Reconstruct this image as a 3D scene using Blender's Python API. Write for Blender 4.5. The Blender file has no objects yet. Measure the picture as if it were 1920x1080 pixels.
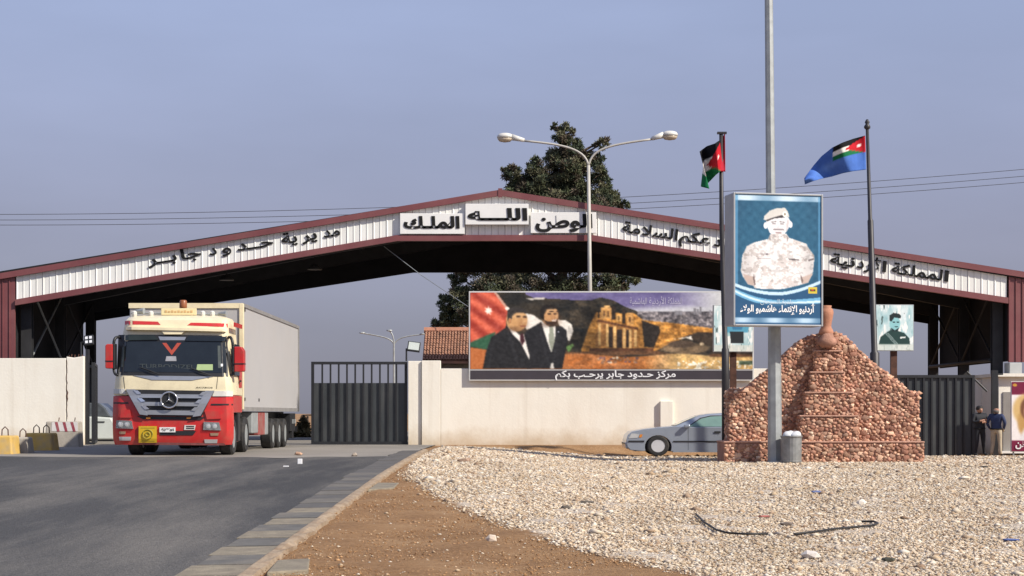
import bpy, bmesh, math, random, unicodedata
import numpy as np
from mathutils import Vector, Matrix, Quaternion

random.seed(7)
RNG = np.random.default_rng(11)
SC = bpy.context.scene
COL = SC.collection

# ------------------------------------------------------------------ camera, sky, sun, exposure
F0, K, EYE, HY = 2700.0, 1.2222, 1.6, 775.0      # pixels per metre at one unit, depth unit in metres, eye height, horizon row
cam_d = bpy.data.cameras.new('camera')
cam = bpy.data.objects.new('camera', cam_d)
COL.objects.link(cam)
cam.location = (0, 0, EYE)
cam.rotation_euler = (math.radians(90), 0, 0)
cam_d.sensor_width = 36
cam_d.lens = F0 * K / 1920 * 36
cam_d.shift_y = (HY - 540) / 1920
cam_d.clip_start = 0.1
cam_d.clip_end = 8000
SC.camera = cam

SUN_TO = Vector((-1.0, 0.62, -0.95)).normalized()
world = bpy.data.worlds.new('World')
SC.world = world
world.use_nodes = True
wn, wl = world.node_tree.nodes, world.node_tree.links
wn.clear()
w_out = wn.new('ShaderNodeOutputWorld')
w_bg = wn.new('ShaderNodeBackground')
w_sky = wn.new('ShaderNodeTexSky')
w_sky.sky_type = 'NISHITA'
w_sky.sun_disc = False
w_sky.sun_elevation = math.asin(-SUN_TO.z)
w_sky.sun_rotation = math.atan2(-SUN_TO.x, -SUN_TO.y)
w_sky.dust_density = 2.0
w_mix = wn.new('ShaderNodeMix'); w_mix.data_type = 'RGBA'
w_mix.inputs['Factor'].default_value = 0.86
w_tc = wn.new('ShaderNodeTexCoord')
w_sep = wn.new('ShaderNodeSeparateXYZ')
w_ramp = wn.new('ShaderNodeValToRGB')
cr = w_ramp.color_ramp
cr.elements[0].position = 0.0; cr.elements[0].color = (0.212, 0.212, 0.265, 1)
cr.elements[1].position = 0.55; cr.elements[1].color = (0.27, 0.335, 0.56, 1)
e_ = cr.elements.new(0.10); e_.color = (0.276, 0.284, 0.402, 1)
e_ = cr.elements.new(0.22); e_.color = (0.328, 0.384, 0.580, 1)
w_map = wn.new('ShaderNodeMapping'); w_map.inputs['Scale'].default_value = (3.0, 3.0, 11.0)
w_nz = wn.new('ShaderNodeTexNoise'); w_nz.inputs['Scale'].default_value = 1.2; w_nz.inputs['Detail'].default_value = 5
w_nr = wn.new('ShaderNodeMapRange')
w_nr.inputs['From Min'].default_value = 0.35; w_nr.inputs['From Max'].default_value = 0.75
w_nr.inputs['To Min'].default_value = 9.3; w_nr.inputs['To Max'].default_value = 11.0
w_mul = wn.new('ShaderNodeVectorMath'); w_mul.operation = 'SCALE'
wl.new(w_tc.outputs['Generated'], w_sep.inputs[0])
wl.new(w_sep.outputs['Z'], w_ramp.inputs['Fac'])
wl.new(w_tc.outputs['Generated'], w_map.inputs['Vector'])
wl.new(w_map.outputs[0], w_nz.inputs['Vector'])
wl.new(w_nz.outputs['Fac'], w_nr.inputs['Value'])
wl.new(w_ramp.outputs['Color'], w_mul.inputs[0])
wl.new(w_nr.outputs[0], w_mul.inputs['Scale'])
wl.new(w_sky.outputs['Color'], w_mix.inputs[6])
wl.new(w_mul.outputs[0], w_mix.inputs[7])
wl.new(w_mix.outputs[2], w_bg.inputs['Color'])
wl.new(w_bg.outputs[0], w_out.inputs['Surface'])
w_bg.inputs['Strength'].default_value = 0.1

sun_d = bpy.data.lights.new('sun', 'SUN')
sun_d.energy = 5.0
sun_d.angle = math.radians(0.9)
sun_d.color = (1.0, 0.93, 0.82)
sun = bpy.data.objects.new('sun', sun_d)
COL.objects.link(sun)
sun.location = (30, -40, 40)
sun.rotation_mode = 'QUATERNION'
sun.rotation_quaternion = SUN_TO.to_track_quat('-Z', 'Y')

SC.view_settings.view_transform = 'Standard'
SC.view_settings.look = 'None'
SC.view_settings.gamma = 1
SC.view_settings.exposure = 0.22
SC.view_settings.use_curve_mapping = False

# ------------------------------------------------------------------ measuring helpers
def U(d): return d * K
def P(px, py, d): return Vector(((px - 960) * d / F0, d * K, EYE - (py - HY) * d / F0))
def smooth(t):
    t = np.clip(t, 0, 1); return t * t * (3 - 2 * t)
_dd = np.arange(0, 140, 0.5)
def _sm(pts):
    a = np.interp(_dd, [p[0] for p in pts], [p[1] for p in pts])
    k = np.ones(7) / 7
    return np.convolve(np.pad(a, 3, mode='edge'), k, mode='valid')
H_L = _sm([(0, -.35), (8, -.15), (14, .03), (20, .18), (28, .37), (36, .47), (42, .51), (52, .46), (60, .5), (140, .5)])
H_R = _sm([(0, -.30), (14, .03), (20, .10), (30, .14), (42, .13), (45, .12), (48, .17), (50, .11), (54, .03), (60, .1), (100, .5), (140, .5)])
def gz(x, d):
    x = np.asarray(x, float); d = np.asarray(d, float)
    t = np.clip((d - 49.0) / 2.6, 0, 1)
    a = -2.2 + 10.0 * t; b = 6 - 3 * t
    w = smooth((x - a) / b)
    return np.interp(d, _dd, H_L) * (1 - w) + np.interp(d, _dd, H_R) * w
def GZ(x, d): return float(gz(x, d))
def G(px, py):
    """where the ray through a pixel meets the ground: (x, depth unit, z)"""
    lo, hi = 5.0, 120.0
    f = lambda d: EYE - (py - HY) * d / F0 - GZ((px - 960) * d / F0, d)
    for _ in range(50):
        m = (lo + hi) / 2
        if f(m) > 0: lo = m
        else: hi = m
    x = (px - 960) * lo / F0
    return x, lo, GZ(x, lo)
def lin(c):
    c = np.asarray(c, float) / 255.0
    return np.where(c <= 0.04045, c / 12.92, ((c + 0.055) / 1.055) ** 2.4)

# ------------------------------------------------------------------ materials
MATS = {}
def mat(name, col, rough=0.6, metal=0.0, var=0.12, scale=2.5, bump=0.0, bscale=25.0, spec=0.5, col2=None, dirt=None, dirt_amt=0.0, dirt_scale=0.6, coat=0.0, stretch=None, alpha=None, speck=0.0, splash=None):
    if name in MATS: return MATS[name]
    m = bpy.data.materials.new(name); m.use_nodes = True
    nt = m.node_tree; n, l = nt.nodes, nt.links
    bs = n['Principled BSDF']
    bs.inputs['Roughness'].default_value = rough
    bs.inputs['Metallic'].default_value = metal
    bs.inputs['Specular IOR Level'].default_value = spec
    if coat: bs.inputs['Coat Weight'].default_value = coat; bs.inputs['Coat Roughness'].default_value = 0.08
    tc = n.new('ShaderNodeTexCoord'); vec = tc.outputs['Object']
    if stretch:
        mp = n.new('ShaderNodeMapping'); mp.inputs['Scale'].default_value = stretch
        l.new(vec, mp.inputs['Vector']); vec = mp.outputs[0]
    nz = n.new('ShaderNodeTexNoise'); nz.inputs['Scale'].default_value = scale; nz.inputs['Detail'].default_value = 6; nz.inputs['Roughness'].default_value = 0.6
    l.new(vec, nz.inputs['Vector'])
    mr = n.new('ShaderNodeMapRange'); mr.inputs['From Min'].default_value = 0.3; mr.inputs['From Max'].default_value = 0.7
    l.new(nz.outputs['Fac'], mr.inputs['Value'])
    mx = n.new('ShaderNodeMix'); mx.data_type = 'RGBA'
    c1 = [c * (1 - var) for c in col]; c2 = list(col2) if col2 else [min(1, c * (1 + var)) for c in col]
    mx.inputs[6].default_value = (*c1, 1); mx.inputs[7].default_value = (*c2, 1)
    l.new(mr.outputs[0], mx.inputs['Factor'])
    out = mx.outputs[2]
    if dirt:
        nd = n.new('ShaderNodeTexNoise'); nd.inputs['Scale'].default_value = dirt_scale; nd.inputs['Detail'].default_value = 8; nd.inputs['Roughness'].default_value = 0.65
        l.new(vec, nd.inputs['Vector'])
        md = n.new('ShaderNodeMapRange'); md.inputs['From Min'].default_value = 0.45; md.inputs['From Max'].default_value = 0.75
        md.inputs['To Max'].default_value = dirt_amt
        l.new(nd.outputs['Fac'], md.inputs['Value'])
        m2 = n.new('ShaderNodeMix'); m2.data_type = 'RGBA'; m2.inputs[7].default_value = (*dirt, 1)
        l.new(md.outputs[0], m2.inputs['Factor']); l.new(out, m2.inputs[6]); out = m2.outputs[2]
    if splash:
        def nz_(sc_, st_):
            mp_ = n.new('ShaderNodeMapping'); mp_.inputs['Scale'].default_value = st_; l.new(tc.outputs['Object'], mp_.inputs['Vector'])
            q_ = n.new('ShaderNodeTexNoise'); q_.inputs['Scale'].default_value = sc_; q_.inputs['Detail'].default_value = 7; q_.inputs['Roughness'].default_value = .65
            l.new(mp_.outputs[0], q_.inputs['Vector']); return q_.outputs['Fac']
        def mr_(v_, a_, b_, c_, d_):
            q_ = n.new('ShaderNodeMapRange'); q_.inputs['From Min'].default_value = a_; q_.inputs['From Max'].default_value = b_; q_.inputs['To Min'].default_value = c_; q_.inputs['To Max'].default_value = d_
            l.new(v_, q_.inputs['Value']); return q_.outputs[0]
        sp_ = n.new('ShaderNodeSeparateXYZ'); l.new(tc.outputs['Object'], sp_.inputs[0])
        ad_ = n.new('ShaderNodeMath'); ad_.operation = 'MULTIPLY_ADD'; ad_.inputs[1].default_value = -1.1; l.new(nz_(1.6, (1, 1, 1)), ad_.inputs[0]); l.new(sp_.outputs['Z'], ad_.inputs[2])
        for fac, cc_ in ((mr_(ad_.outputs[0], -.55, .12, .75, 0), splash), (mr_(nz_(1.0, (3.2, 1, .12)), .56, .74, 0, .28), (.50, .42, .32)), (mr_(nz_(.5, (1, 1, 1)), .60, .66, 0, .16), (.70, .66, .58))):
            m3 = n.new('ShaderNodeMix'); m3.data_type = 'RGBA'; m3.inputs[7].default_value = (*cc_, 1); l.new(fac, m3.inputs['Factor']); l.new(out, m3.inputs[6]); out = m3.outputs[2]
    if speck:
        nk = n.new('ShaderNodeTexNoise'); nk.inputs['Scale'].default_value = 22; nk.inputs['Detail'].default_value = 6; nk.inputs['Roughness'].default_value = 0.8
        l.new(tc.outputs['Object'], nk.inputs['Vector'])
        mk_ = n.new('ShaderNodeMapRange'); mk_.inputs['From Min'].default_value = 0.3; mk_.inputs['From Max'].default_value = 0.7
        mk_.inputs['To Min'].default_value = 1 - speck; mk_.inputs['To Max'].default_value = 1 + speck
        l.new(nk.outputs['Fac'], mk_.inputs['Value'])
        vs_ = n.new('ShaderNodeVectorMath'); vs_.operation = 'SCALE'; l.new(out, vs_.inputs[0]); l.new(mk_.outputs[0], vs_.inputs['Scale']); out = vs_.outputs[0]
    l.new(out, bs.inputs['Base Color'])
    if bump:
        nb = n.new('ShaderNodeTexNoise'); nb.inputs['Scale'].default_value = bscale; nb.inputs['Detail'].default_value = 5
        l.new(tc.outputs['Object'], nb.inputs['Vector'])
        bp = n.new('ShaderNodeBump'); bp.inputs['Strength'].default_value = bump; bp.inputs['Distance'].default_value = 0.02
        l.new(nb.outputs['Fac'], bp.inputs['Height']); l.new(bp.outputs[0], bs.inputs['Normal'])
    if alpha is not None: bs.inputs['Alpha'].default_value = alpha
    MATS[name] = m
    return m

def vmat(name, rough=0.6, var=0.1, scale=30.0, bump=0.0, bscale=60.0, spec=0.4, coat=0.0):
    """colour read from the mesh's own colour attribute (print, stones, cloth)"""
    if name in MATS: return MATS[name]
    m = bpy.data.materials.new(name); m.use_nodes = True
    n, l = m.node_tree.nodes, m.node_tree.links
    bs = n['Principled BSDF']; bs.inputs['Roughness'].default_value = rough; bs.inputs['Specular IOR Level'].default_value = spec
    if coat: bs.inputs['Coat Weight'].default_value = coat
    at = n.new('ShaderNodeAttribute'); at.attribute_name = 'Col'
    tc = n.new('ShaderNodeTexCoord')
    nz = n.new('ShaderNodeTexNoise'); nz.inputs['Scale'].default_value = scale; nz.inputs['Detail'].default_value = 4
    l.new(tc.outputs['Object'], nz.inputs['Vector'])
    mr = n.new('ShaderNodeMapRange'); mr.inputs['From Min'].default_value = 0.3; mr.inputs['From Max'].default_value = 0.7
    mr.inputs['To Min'].default_value = 1 - var; mr.inputs['To Max'].default_value = 1 + var
    l.new(nz.outputs['Fac'], mr.inputs['Value'])
    vm = n.new('ShaderNodeVectorMath'); vm.operation = 'SCALE'
    l.new(at.outputs['Color'], vm.inputs[0]); l.new(mr.outputs[0], vm.inputs['Scale'])
    l.new(vm.outputs[0], bs.inputs['Base Color'])
    if bump:
        nb = n.new('ShaderNodeTexNoise'); nb.inputs['Scale'].default_value = bscale; nb.inputs['Detail'].default_value = 4
        l.new(tc.outputs['Object'], nb.inputs['Vector'])
        bp = n.new('ShaderNodeBump'); bp.inputs['Strength'].default_value = bump; bp.inputs['Distance'].default_value = 0.02
        l.new(nb.outputs['Fac'], bp.inputs['Height']); l.new(bp.outputs[0], bs.inputs['Normal'])
    MATS[name] = m
    return m

def ground_mat():
    m = bpy.data.materials.new('soil_and_gravel'); m.use_nodes = True
    n, l = m.node_tree.nodes, m.node_tree.links
    bs = n['Principled BSDF']; bs.inputs['Roughness'].default_value = 0.95; bs.inputs['Specular IOR Level'].default_value = 0.2
    tc = n.new('ShaderNodeTexCoord'); v = tc.outputs['Object']
    def noise(s, d=6, r=0.6):
        q = n.new('ShaderNodeTexNoise'); q.inputs['Scale'].default_value = s; q.inputs['Detail'].default_value = d; q.inputs['Roughness'].default_value = r
        l.new(v, q.inputs['Vector']); return q.outputs['Fac']
    def ramp(f, stops):
        q = n.new('ShaderNodeValToRGB'); el = q.color_ramp.elements
        el[0].position = stops[0][0]; el[0].color = (*stops[0][1], 1); el[1].position = stops[-1][0]; el[1].color = (*stops[-1][1], 1)
        for p_, c_ in stops[1:-1]:
            e = el.new(p_); e.color = (*c_, 1)
        l.new(f, q.inputs['Fac']); return q.outputs['Color']
    def mixc(f, a, b):
        q = n.new('ShaderNodeMix'); q.data_type = 'RGBA'; l.new(f, q.inputs['Factor']); l.new(a, q.inputs[6]); l.new(b, q.inputs[7]); return q.outputs[2]
    soil = ramp(noise(0.9, 8, 0.65), [(0.3, (0.20, 0.105, 0.048)), (0.52, (0.31, 0.175, 0.082)), (0.7, (0.42, 0.265, 0.14))])
    soil2 = ramp(noise(14, 6, 0.7), [(0.3, (0.15, 0.08, 0.038)), (0.5, (0.31, 0.18, 0.088)), (0.75, (0.48, 0.33, 0.19))])
    q = n.new('ShaderNodeMix'); q.data_type = 'RGBA'; q.inputs['Factor'].default_value = 0.45; l.new(soil, q.inputs[6]); l.new(soil2, q.inputs[7]); soil = q.outputs[2]
    vo = n.new('ShaderNodeTexVoronoi'); vo.inputs['Scale'].default_value = 17; l.new(v, vo.inputs['Vector'])
    sv = n.new('ShaderNodeSeparateXYZ'); l.new(vo.outputs['Color'], sv.inputs[0])
    grav = ramp(sv.outputs['X'], [(0.0, (0.30, 0.235, 0.175)), (0.2, (0.50, 0.42, 0.33)), (0.6, (0.62, 0.53, 0.43)), (1.0, (0.74, 0.66, 0.56))])
    gb = ramp(noise(0.35, 5), [(0.3, (0.46, 0.36, 0.26)), (0.7, (0.66, 0.57, 0.46))])
    q = n.new('ShaderNodeMix'); q.data_type = 'RGBA'; q.inputs['Factor'].default_value = 0.4; l.new(grav, q.inputs[6]); l.new(gb, q.inputs[7]); grav = q.outputs[2]
    at = n.new('ShaderNodeAttribute'); at.attribute_name = 'gravel'
    ad = n.new('ShaderNodeMath'); ad.operation = 'MULTIPLY_ADD'; l.new(noise(5.0, 6, .7), ad.inputs[0]); ad.inputs[1].default_value = 1.3; ad.inputs[2].default_value = -0.65
    a2 = n.new('ShaderNodeMath'); a2.operation = 'ADD'; l.new(ad.outputs[0], a2.inputs[0]); l.new(at.outputs['Fac'], a2.inputs[1])
    mr = n.new('ShaderNodeMapRange'); mr.inputs['From Min'].default_value = 0.35; mr.inputs['From Max'].default_value = 0.65; l.new(a2.outputs[0], mr.inputs['Value'])
    col = mixc(mr.outputs[0], soil, grav)
    l.new(col, bs.inputs['Base Color'])
    vd = n.new('ShaderNodeMath'); vd.operation = 'MULTIPLY'; l.new(vo.outputs['Distance'], vd.inputs[0]); l.new(mr.outputs[0], vd.inputs[1])
    ns = n.new('ShaderNodeMath'); ns.operation = 'SUBTRACT'; l.new(noise(22, 7, .7), ns.inputs[0]); l.new(vd.outputs[0], ns.inputs[1])
    bp = n.new('ShaderNodeBump'); bp.inputs['Strength'].default_value = 0.9; bp.inputs['Distance'].default_value = 0.05
    l.new(ns.outputs[0], bp.inputs['Height']); l.new(bp.outputs[0], bs.inputs['Normal'])
    return m

M = {}
M['wall'] = mat('cream_plaster', (0.83, 0.79, 0.695), 0.9, var=0.03, scale=1.2, bump=0.2, bscale=14, spec=0.2, dirt=(0.60, 0.50, 0.38), dirt_amt=0.30, dirt_scale=0.7, stretch=(1, 1, 0.45), splash=(.52, .40, .26))
M['white_sheet'] = mat('white_cladding', (0.80, 0.80, 0.76), 0.55, var=0.05, scale=1.5, dirt=(0.42, 0.38, 0.32), dirt_amt=0.25, dirt_scale=0.9, stretch=(1.5, 1, 0.3))
M['maroon'] = mat('maroon_sheet', (0.18, 0.055, 0.058), 0.5, var=0.12, scale=1.0, dirt=(0.30, 0.16, 0.14), dirt_amt=0.3)
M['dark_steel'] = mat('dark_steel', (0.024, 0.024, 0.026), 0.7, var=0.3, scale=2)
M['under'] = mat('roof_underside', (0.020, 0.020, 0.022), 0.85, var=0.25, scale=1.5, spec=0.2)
M['board'] = mat('white_board', (0.80, 0.79, 0.76), 0.5, var=0.03, dirt=(0.55, 0.5, 0.45), dirt_amt=0.15)
M['letters'] = mat('black_letters', (0.016, 0.016, 0.016), 0.8, var=0.2, spec=0.15)
M['white_print'] = mat('white_print', (0.82, 0.82, 0.82), 0.5, var=0.03)
M['gate'] = mat('gate_paint', (0.017, 0.018, 0.021), 0.5, var=0.2, scale=3)
M['gate_sheet'] = mat('gate_sheet', (0.040, 0.046, 0.050), 0.5, var=0.25, scale=1.3, dirt=(0.12, 0.11, 0.10), dirt_amt=0.35, dirt_scale=1.2, stretch=(2, 1, 0.5))
M['galv'] = mat('galvanised_steel', (0.34, 0.36, 0.36), 0.55, 0.35, var=0.18, scale=3, dirt=(0.25, 0.23, 0.2), dirt_amt=0.3)
M['pole_paint'] = mat('pale_pole_paint', (0.42, 0.40, 0.36), 0.6, 0.1, var=0.1)
M['pole_dark'] = mat('dark_pole_paint', (0.035, 0.033, 0.036), 0.5, 0.2, var=0.2)
M['rust'] = mat('rusty_steel', (0.10, 0.045, 0.03), 0.85, 0.1, var=0.4, scale=6)
M['lamp_white'] = mat('lamp_housing', (0.62, 0.60, 0.55), 0.45, var=0.05)
M['lamp_glass'] = mat('lamp_lens', (0.55, 0.46, 0.34), 0.25, var=0.08)
M['concrete'] = mat('concrete', (0.40, 0.36, 0.30), 0.9, var=0.15, scale=4, bump=0.4, bscale=40, dirt=(0.2, 0.17, 0.14), dirt_amt=0.4)
M['yellow_paint'] = mat('worn_yellow_paint', (0.58, 0.37, 0.09), 0.8, var=0.12, scale=3, bump=0.3, bscale=40, dirt=(0.36, 0.31, 0.24), dirt_amt=0.75, dirt_scale=2.2)
M['white_paint'] = mat('worn_white_paint', (0.66, 0.63, 0.60), 0.8, var=0.08, bump=0.3, bscale=40, dirt=(0.35, 0.32, 0.28), dirt_amt=0.4, dirt_scale=2)
M['red_paint'] = mat('worn_red_paint', (0.30, 0.05, 0.07), 0.8, var=0.2, dirt=(0.4, 0.35, 0.3), dirt_amt=0.35, dirt_scale=3)
M['kerb_pale'] = mat('pale_kerb', (0.23, 0.195, 0.138), 0.9, var=0.25, scale=6, bump=0.6, bscale=40, dirt=(0.14, 0.115, 0.09), dirt_amt=0.85, dirt_scale=2.5)
M['kerb_grey'] = mat('grey_kerb', (0.112, 0.105, 0.094), 0.9, var=0.2, scale=5, bump=0.4, bscale=40, dirt=(0.30, 0.25, 0.18), dirt_amt=0.4, dirt_scale=2)
M['asphalt'] = mat('asphalt', (0.066, 0.0645, 0.064), 0.9, var=0.25, scale=0.35, bump=0.9, bscale=45, spec=0.25, dirt=(0.17, 0.155, 0.135), dirt_amt=0.9, dirt_scale=0.7, stretch=(0.8, 0.12, 1), speck=0.5)
M['apron'] = mat('dusty_apron', (0.235, 0.212, 0.18), 0.9, var=0.2, scale=0.6, bump=0.4, bscale=50, dirt=(0.14, 0.125, 0.11), dirt_amt=0.5, dirt_scale=0.4, stretch=(0.4, 0.3, 1))
M['mortar'] = mat('red_mortar', (0.37, 0.20, 0.145), 0.95, var=0.25, scale=4, bump=0.9, bscale=22, spec=0.15)
M['terracotta'] = mat('terracotta', (0.40, 0.18, 0.11), 0.8, var=0.2, scale=5, bump=0.3, bscale=30)
M['stone_v'] = vmat('rubble_stone', 0.92, 0.22, 14, 0.6, 40, 0.2)
M['gravel_v'] = vmat('gravel_stone', 0.95, 0.12, 30, 0, 50, 0.2)
M['print'] = vmat('printed_sheet', 0.55, 0.05, 8, spec=0.3)
M['cloth'] = vmat('flag_cloth', 0.85, 0.1, 5, spec=0.2)
M['foliage'] = vmat('needle_foliage', 0.8, 0.3, 1.5, spec=0.15)
M['bark'] = mat('bark', (0.10, 0.07, 0.05), 0.95, var=0.3, scale=5, bump=0.8, bscale=12)
M['rubber'] = mat('tyre_rubber', (0.016, 0.016, 0.017), 0.8, var=0.3, scale=8, dirt=(0.12, 0.10, 0.08), dirt_amt=0.35, dirt_scale=4)
M['tile'] = mat('clay_tile', (0.33, 0.165, 0.105), 0.85, var=0.35, scale=6, dirt=(0.12, 0.09, 0.07), dirt_amt=0.5, dirt_scale=2)
M['hutstone'] = mat('hut_stone', (0.36, 0.29, 0.20), 0.9, var=0.25, scale=4, bump=0.5, bscale=15)
M['black_rubber'] = mat('black_cable', (0.02, 0.018, 0.017), 0.6, var=0.2)

# ------------------------------------------------------------------ mesh builder and object bookkeeping
ORG = {}
class MB:
    def __init__(s): s.v = []; s.f = []; s.m = []
    def add(s, vs, fs, m=0):
        b = len(s.v)
        s.v.extend([tuple(p) for p in vs])
        for f in fs:
            s.f.append(tuple(i + b for i in f)); s.m.append(m)
        return s
    def box(s, x0, x1, y0, y1, z0, z1, m=0):
        return s.add([(x0, y0, z0), (x1, y0, z0), (x1, y1, z0), (x0, y1, z0), (x0, y0, z1), (x1, y0, z1), (x1, y1, z1), (x0, y1, z1)],
                     [(0, 3, 2, 1), (4, 5, 6, 7), (0, 1, 5, 4), (1, 2, 6, 5), (2, 3, 7, 6), (3, 0, 4, 7)], m)
    def pbox(s, px0, px1, py0, py1, d0, d1, m=0):
        a, b = P(px0, py1, d0), P(px1, py0, d0)
        return s.box(a.x, b.x, U(d0), U(d1), a.z, b.z, m)
    def prism(s, pts, vec, m=0):
        """polygon (seen counter-clockwise from its front) pushed along vec"""
        n = len(pts); vec = Vector(vec)
        vs = [Vector(p) for p in pts] + [Vector(p) + vec for p in pts]
        fs = [tuple(range(n)), tuple(range(2 * n - 1, n - 1, -1))]
        fs += [(i, i + n, (i + 1) % n + n, (i + 1) % n) for i in range(n)]
        return s.add(vs, fs, m)
    def pprism(s, pxs, d0, d1, m=0):
        return s.prism([P(a, b, d0) for a, b in pxs], (0, U(d1) - U(d0), 0), m)
    def tube(s, pts, r, n=8, m=0, cap=True):
        pts = [Vector(p) for p in pts]; k = len(pts)
        rr = r if hasattr(r, '__len__') else [r] * k
        vs = []; up0 = None
        for i, p in enumerate(pts):
            t = (pts[min(i + 1, k - 1)] - pts[max(i - 1, 0)]).normalized()
            a = up0 - t * up0.dot(t) if up0 is not None else t.orthogonal()
            a.normalize(); up0 = a; b = t.cross(a)
            for j in range(n):
                an = 2 * math.pi * j / n
                vs.append(p + (a * math.cos(an) + b * math.sin(an)) * rr[i])
        fs = [(i * n + j, i * n + (j + 1) % n, (i + 1) * n + (j + 1) % n, (i + 1) * n + j) for i in range(k - 1) for j in range(n)]
        if cap: fs += [tuple(range(n - 1, -1, -1)), tuple(range((k - 1) * n, k * n))]
        return s.add(vs, fs, m)
    def lathe(s, c, prof, n=16, m=0, axis='Z', sq=(1, 1), cap=True):
        c = Vector(c); vs = []
        for r, h in prof:
            for j in range(n):
                an = 2 * math.pi * j / n; a, b = r * math.cos(an) * sq[0], r * math.sin(an) * sq[1]
                vs.append(c + (Vector((a, b, h)) if axis == 'Z' else Vector((h, a, b)) if axis == 'X' else Vector((a, h, b))))
        k = len(prof)
        fs = [(i * n + j, i * n + (j + 1) % n, (i + 1) * n + (j + 1) % n, (i + 1) * n + j) for i in range(k - 1) for j in range(n)]
        if cap: fs += [tuple(range(n - 1, -1, -1)), tuple(range((k - 1) * n, k * n))]
        return s.add(vs, fs, m)
    def grid(s, fn, nu, nv, m=0):
        vs = [fn(i / nu, j / nv) for j in range(nv + 1) for i in range(nu + 1)]
        fs = [(j * (nu + 1) + i, j * (nu + 1) + i + 1, (j + 1) * (nu + 1) + i + 1, (j + 1) * (nu + 1) + i) for j in range(nv) for i in range(nu)]
        return s.add(vs, fs, m)
    def mesh(s, name, mats, org, smooth=False):
        me = bpy.data.meshes.new(name)
        me.from_pydata([(x - org[0], y - org[1], z - org[2]) for x, y, z in s.v], [], s.f)
        for mm in (mats if isinstance(mats, (list, tuple)) else [mats]): me.materials.append(mm)
        if any(s.m): me.polygons.foreach_set('material_index', s.m)
        bm = bmesh.new(); bm.from_mesh(me)
        bmesh.ops.recalc_face_normals(bm, faces=bm.faces)
        bm.to_mesh(me); bm.free()
        if smooth: me.polygons.foreach_set('use_smooth', [True] * len(me.polygons))
        me.update()
        return me
    def build(s, name, mats, parent=None, smooth=False, bevel=0.0, org=None, seg=2, autosmooth=None):
        if parent is not None: org = ORG[parent.name]
        if org is None:
            a = np.array(s.v); org = ((a[:, 0].min() + a[:, 0].max()) / 2, (a[:, 1].min() + a[:, 1].max()) / 2, a[:, 2].min())
        org = tuple(float(c) for c in org)
        me = s.mesh(name, mats, org, smooth)
        o = bpy.data.objects.new(name, me); COL.objects.link(o)
        if parent is not None: o.parent = parent
        else: o.location = org
        ORG[o.name] = org
        if bevel:
            b = o.modifiers.new('bevel', 'BEVEL'); b.width = bevel; b.segments = seg; b.limit_method = 'ANGLE'; b.angle_limit = math.radians(40)
            if smooth: b.harden_normals = False
        return o

def thing(name, label, cat, loc, group=None):
    o = bpy.data.objects.new(name, None); COL.objects.link(o)
    o.empty_display_size = 0.3
    o.location = loc; ORG[o.name] = tuple(float(c) for c in loc)
    o['label'] = label; o['category'] = cat
    if group: o['group'] = group
    return o
def tag(o, label, cat, group=None):
    o['label'] = label; o['category'] = cat
    if group: o['group'] = group
    return o
def struct(o, kind='structure'):
    o['kind'] = kind; return o
def flat(o):
    return o
def set_col(me, cols):
    """per-vertex colour attribute"""
    a = me.color_attributes.new('Col', 'FLOAT_COLOR', 'POINT')
    c = np.ones((len(me.vertices), 4), np.float32); c[:, :3] = cols
    a.data.foreach_set('color', c.ravel())

def np_mesh(name, verts, tris, mats, cols=None, smooth=False):
    me = bpy.data.meshes.new(name)
    verts = np.asarray(verts, np.float32); tris = np.asarray(tris, np.int32)
    k = tris.shape[1]
    me.vertices.add(len(verts)); me.vertices.foreach_set('co', verts.ravel())
    me.loops.add(tris.size); me.loops.foreach_set('vertex_index', tris.ravel())
    me.polygons.add(len(tris)); me.polygons.foreach_set('loop_start', np.arange(0, tris.size, k, dtype=np.int32))
    me.update(calc_edges=True); me.validate()
    for mm in (mats if isinstance(mats, (list, tuple)) else [mats]): me.materials.append(mm)
    if cols is not None: set_col(me, cols)
    if smooth: me.polygons.foreach_set('use_smooth', [True] * len(me.polygons))
    return me
def link(name, me, parent=None, loc=(0, 0, 0)):
    o = bpy.data.objects.new(name, me); COL.objects.link(o); o.location = loc
    if parent is not None: o.parent = parent; ORG[o.name] = ORG[parent.name]
    else: ORG[o.name] = tuple(loc)
    return o

# ------------------------------------------------------------------ lettering (Arabic letters joined by their contextual forms)
FORM = {}
for c in range(0xFE70, 0xFEFD):
    dcm = unicodedata.decomposition(chr(c)).split()
    if len(dcm) >= 2 and dcm[0] in ('<isolated>', '<final>', '<initial>', '<medial>'):
        FORM.setdefault(''.join(chr(int(x, 16)) for x in dcm[1:]), {})[dcm[0][1:-1]] = chr(c)
def shape(s):
    if all(ord(c) < 0x600 for c in s): return s
    u = []; i = 0
    while i < len(s):
        if s[i] == '\u0644' and s[i:i + 2] in FORM and len(s[i:i + 2]) == 2: u.append(s[i:i + 2]); i += 2
        else: u.append(s[i]); i += 1
    T = '\u0640'; out = []
    jl = lambda t: t == T or (t in FORM and 'initial' in FORM[t])
    jr = lambda t: t == T or (t in FORM and 'final' in FORM[t])
    for k, t in enumerate(u):
        p = k > 0 and jl(u[k - 1]) and jr(t); q = k + 1 < len(u) and jl(t) and jr(u[k + 1])
        if t in FORM: out.append(FORM[t].get('medial' if p and q else 'final' if p else 'initial' if q else 'isolated', t))
        else: out.append(t)
    return ''.join(reversed(out))
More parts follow.
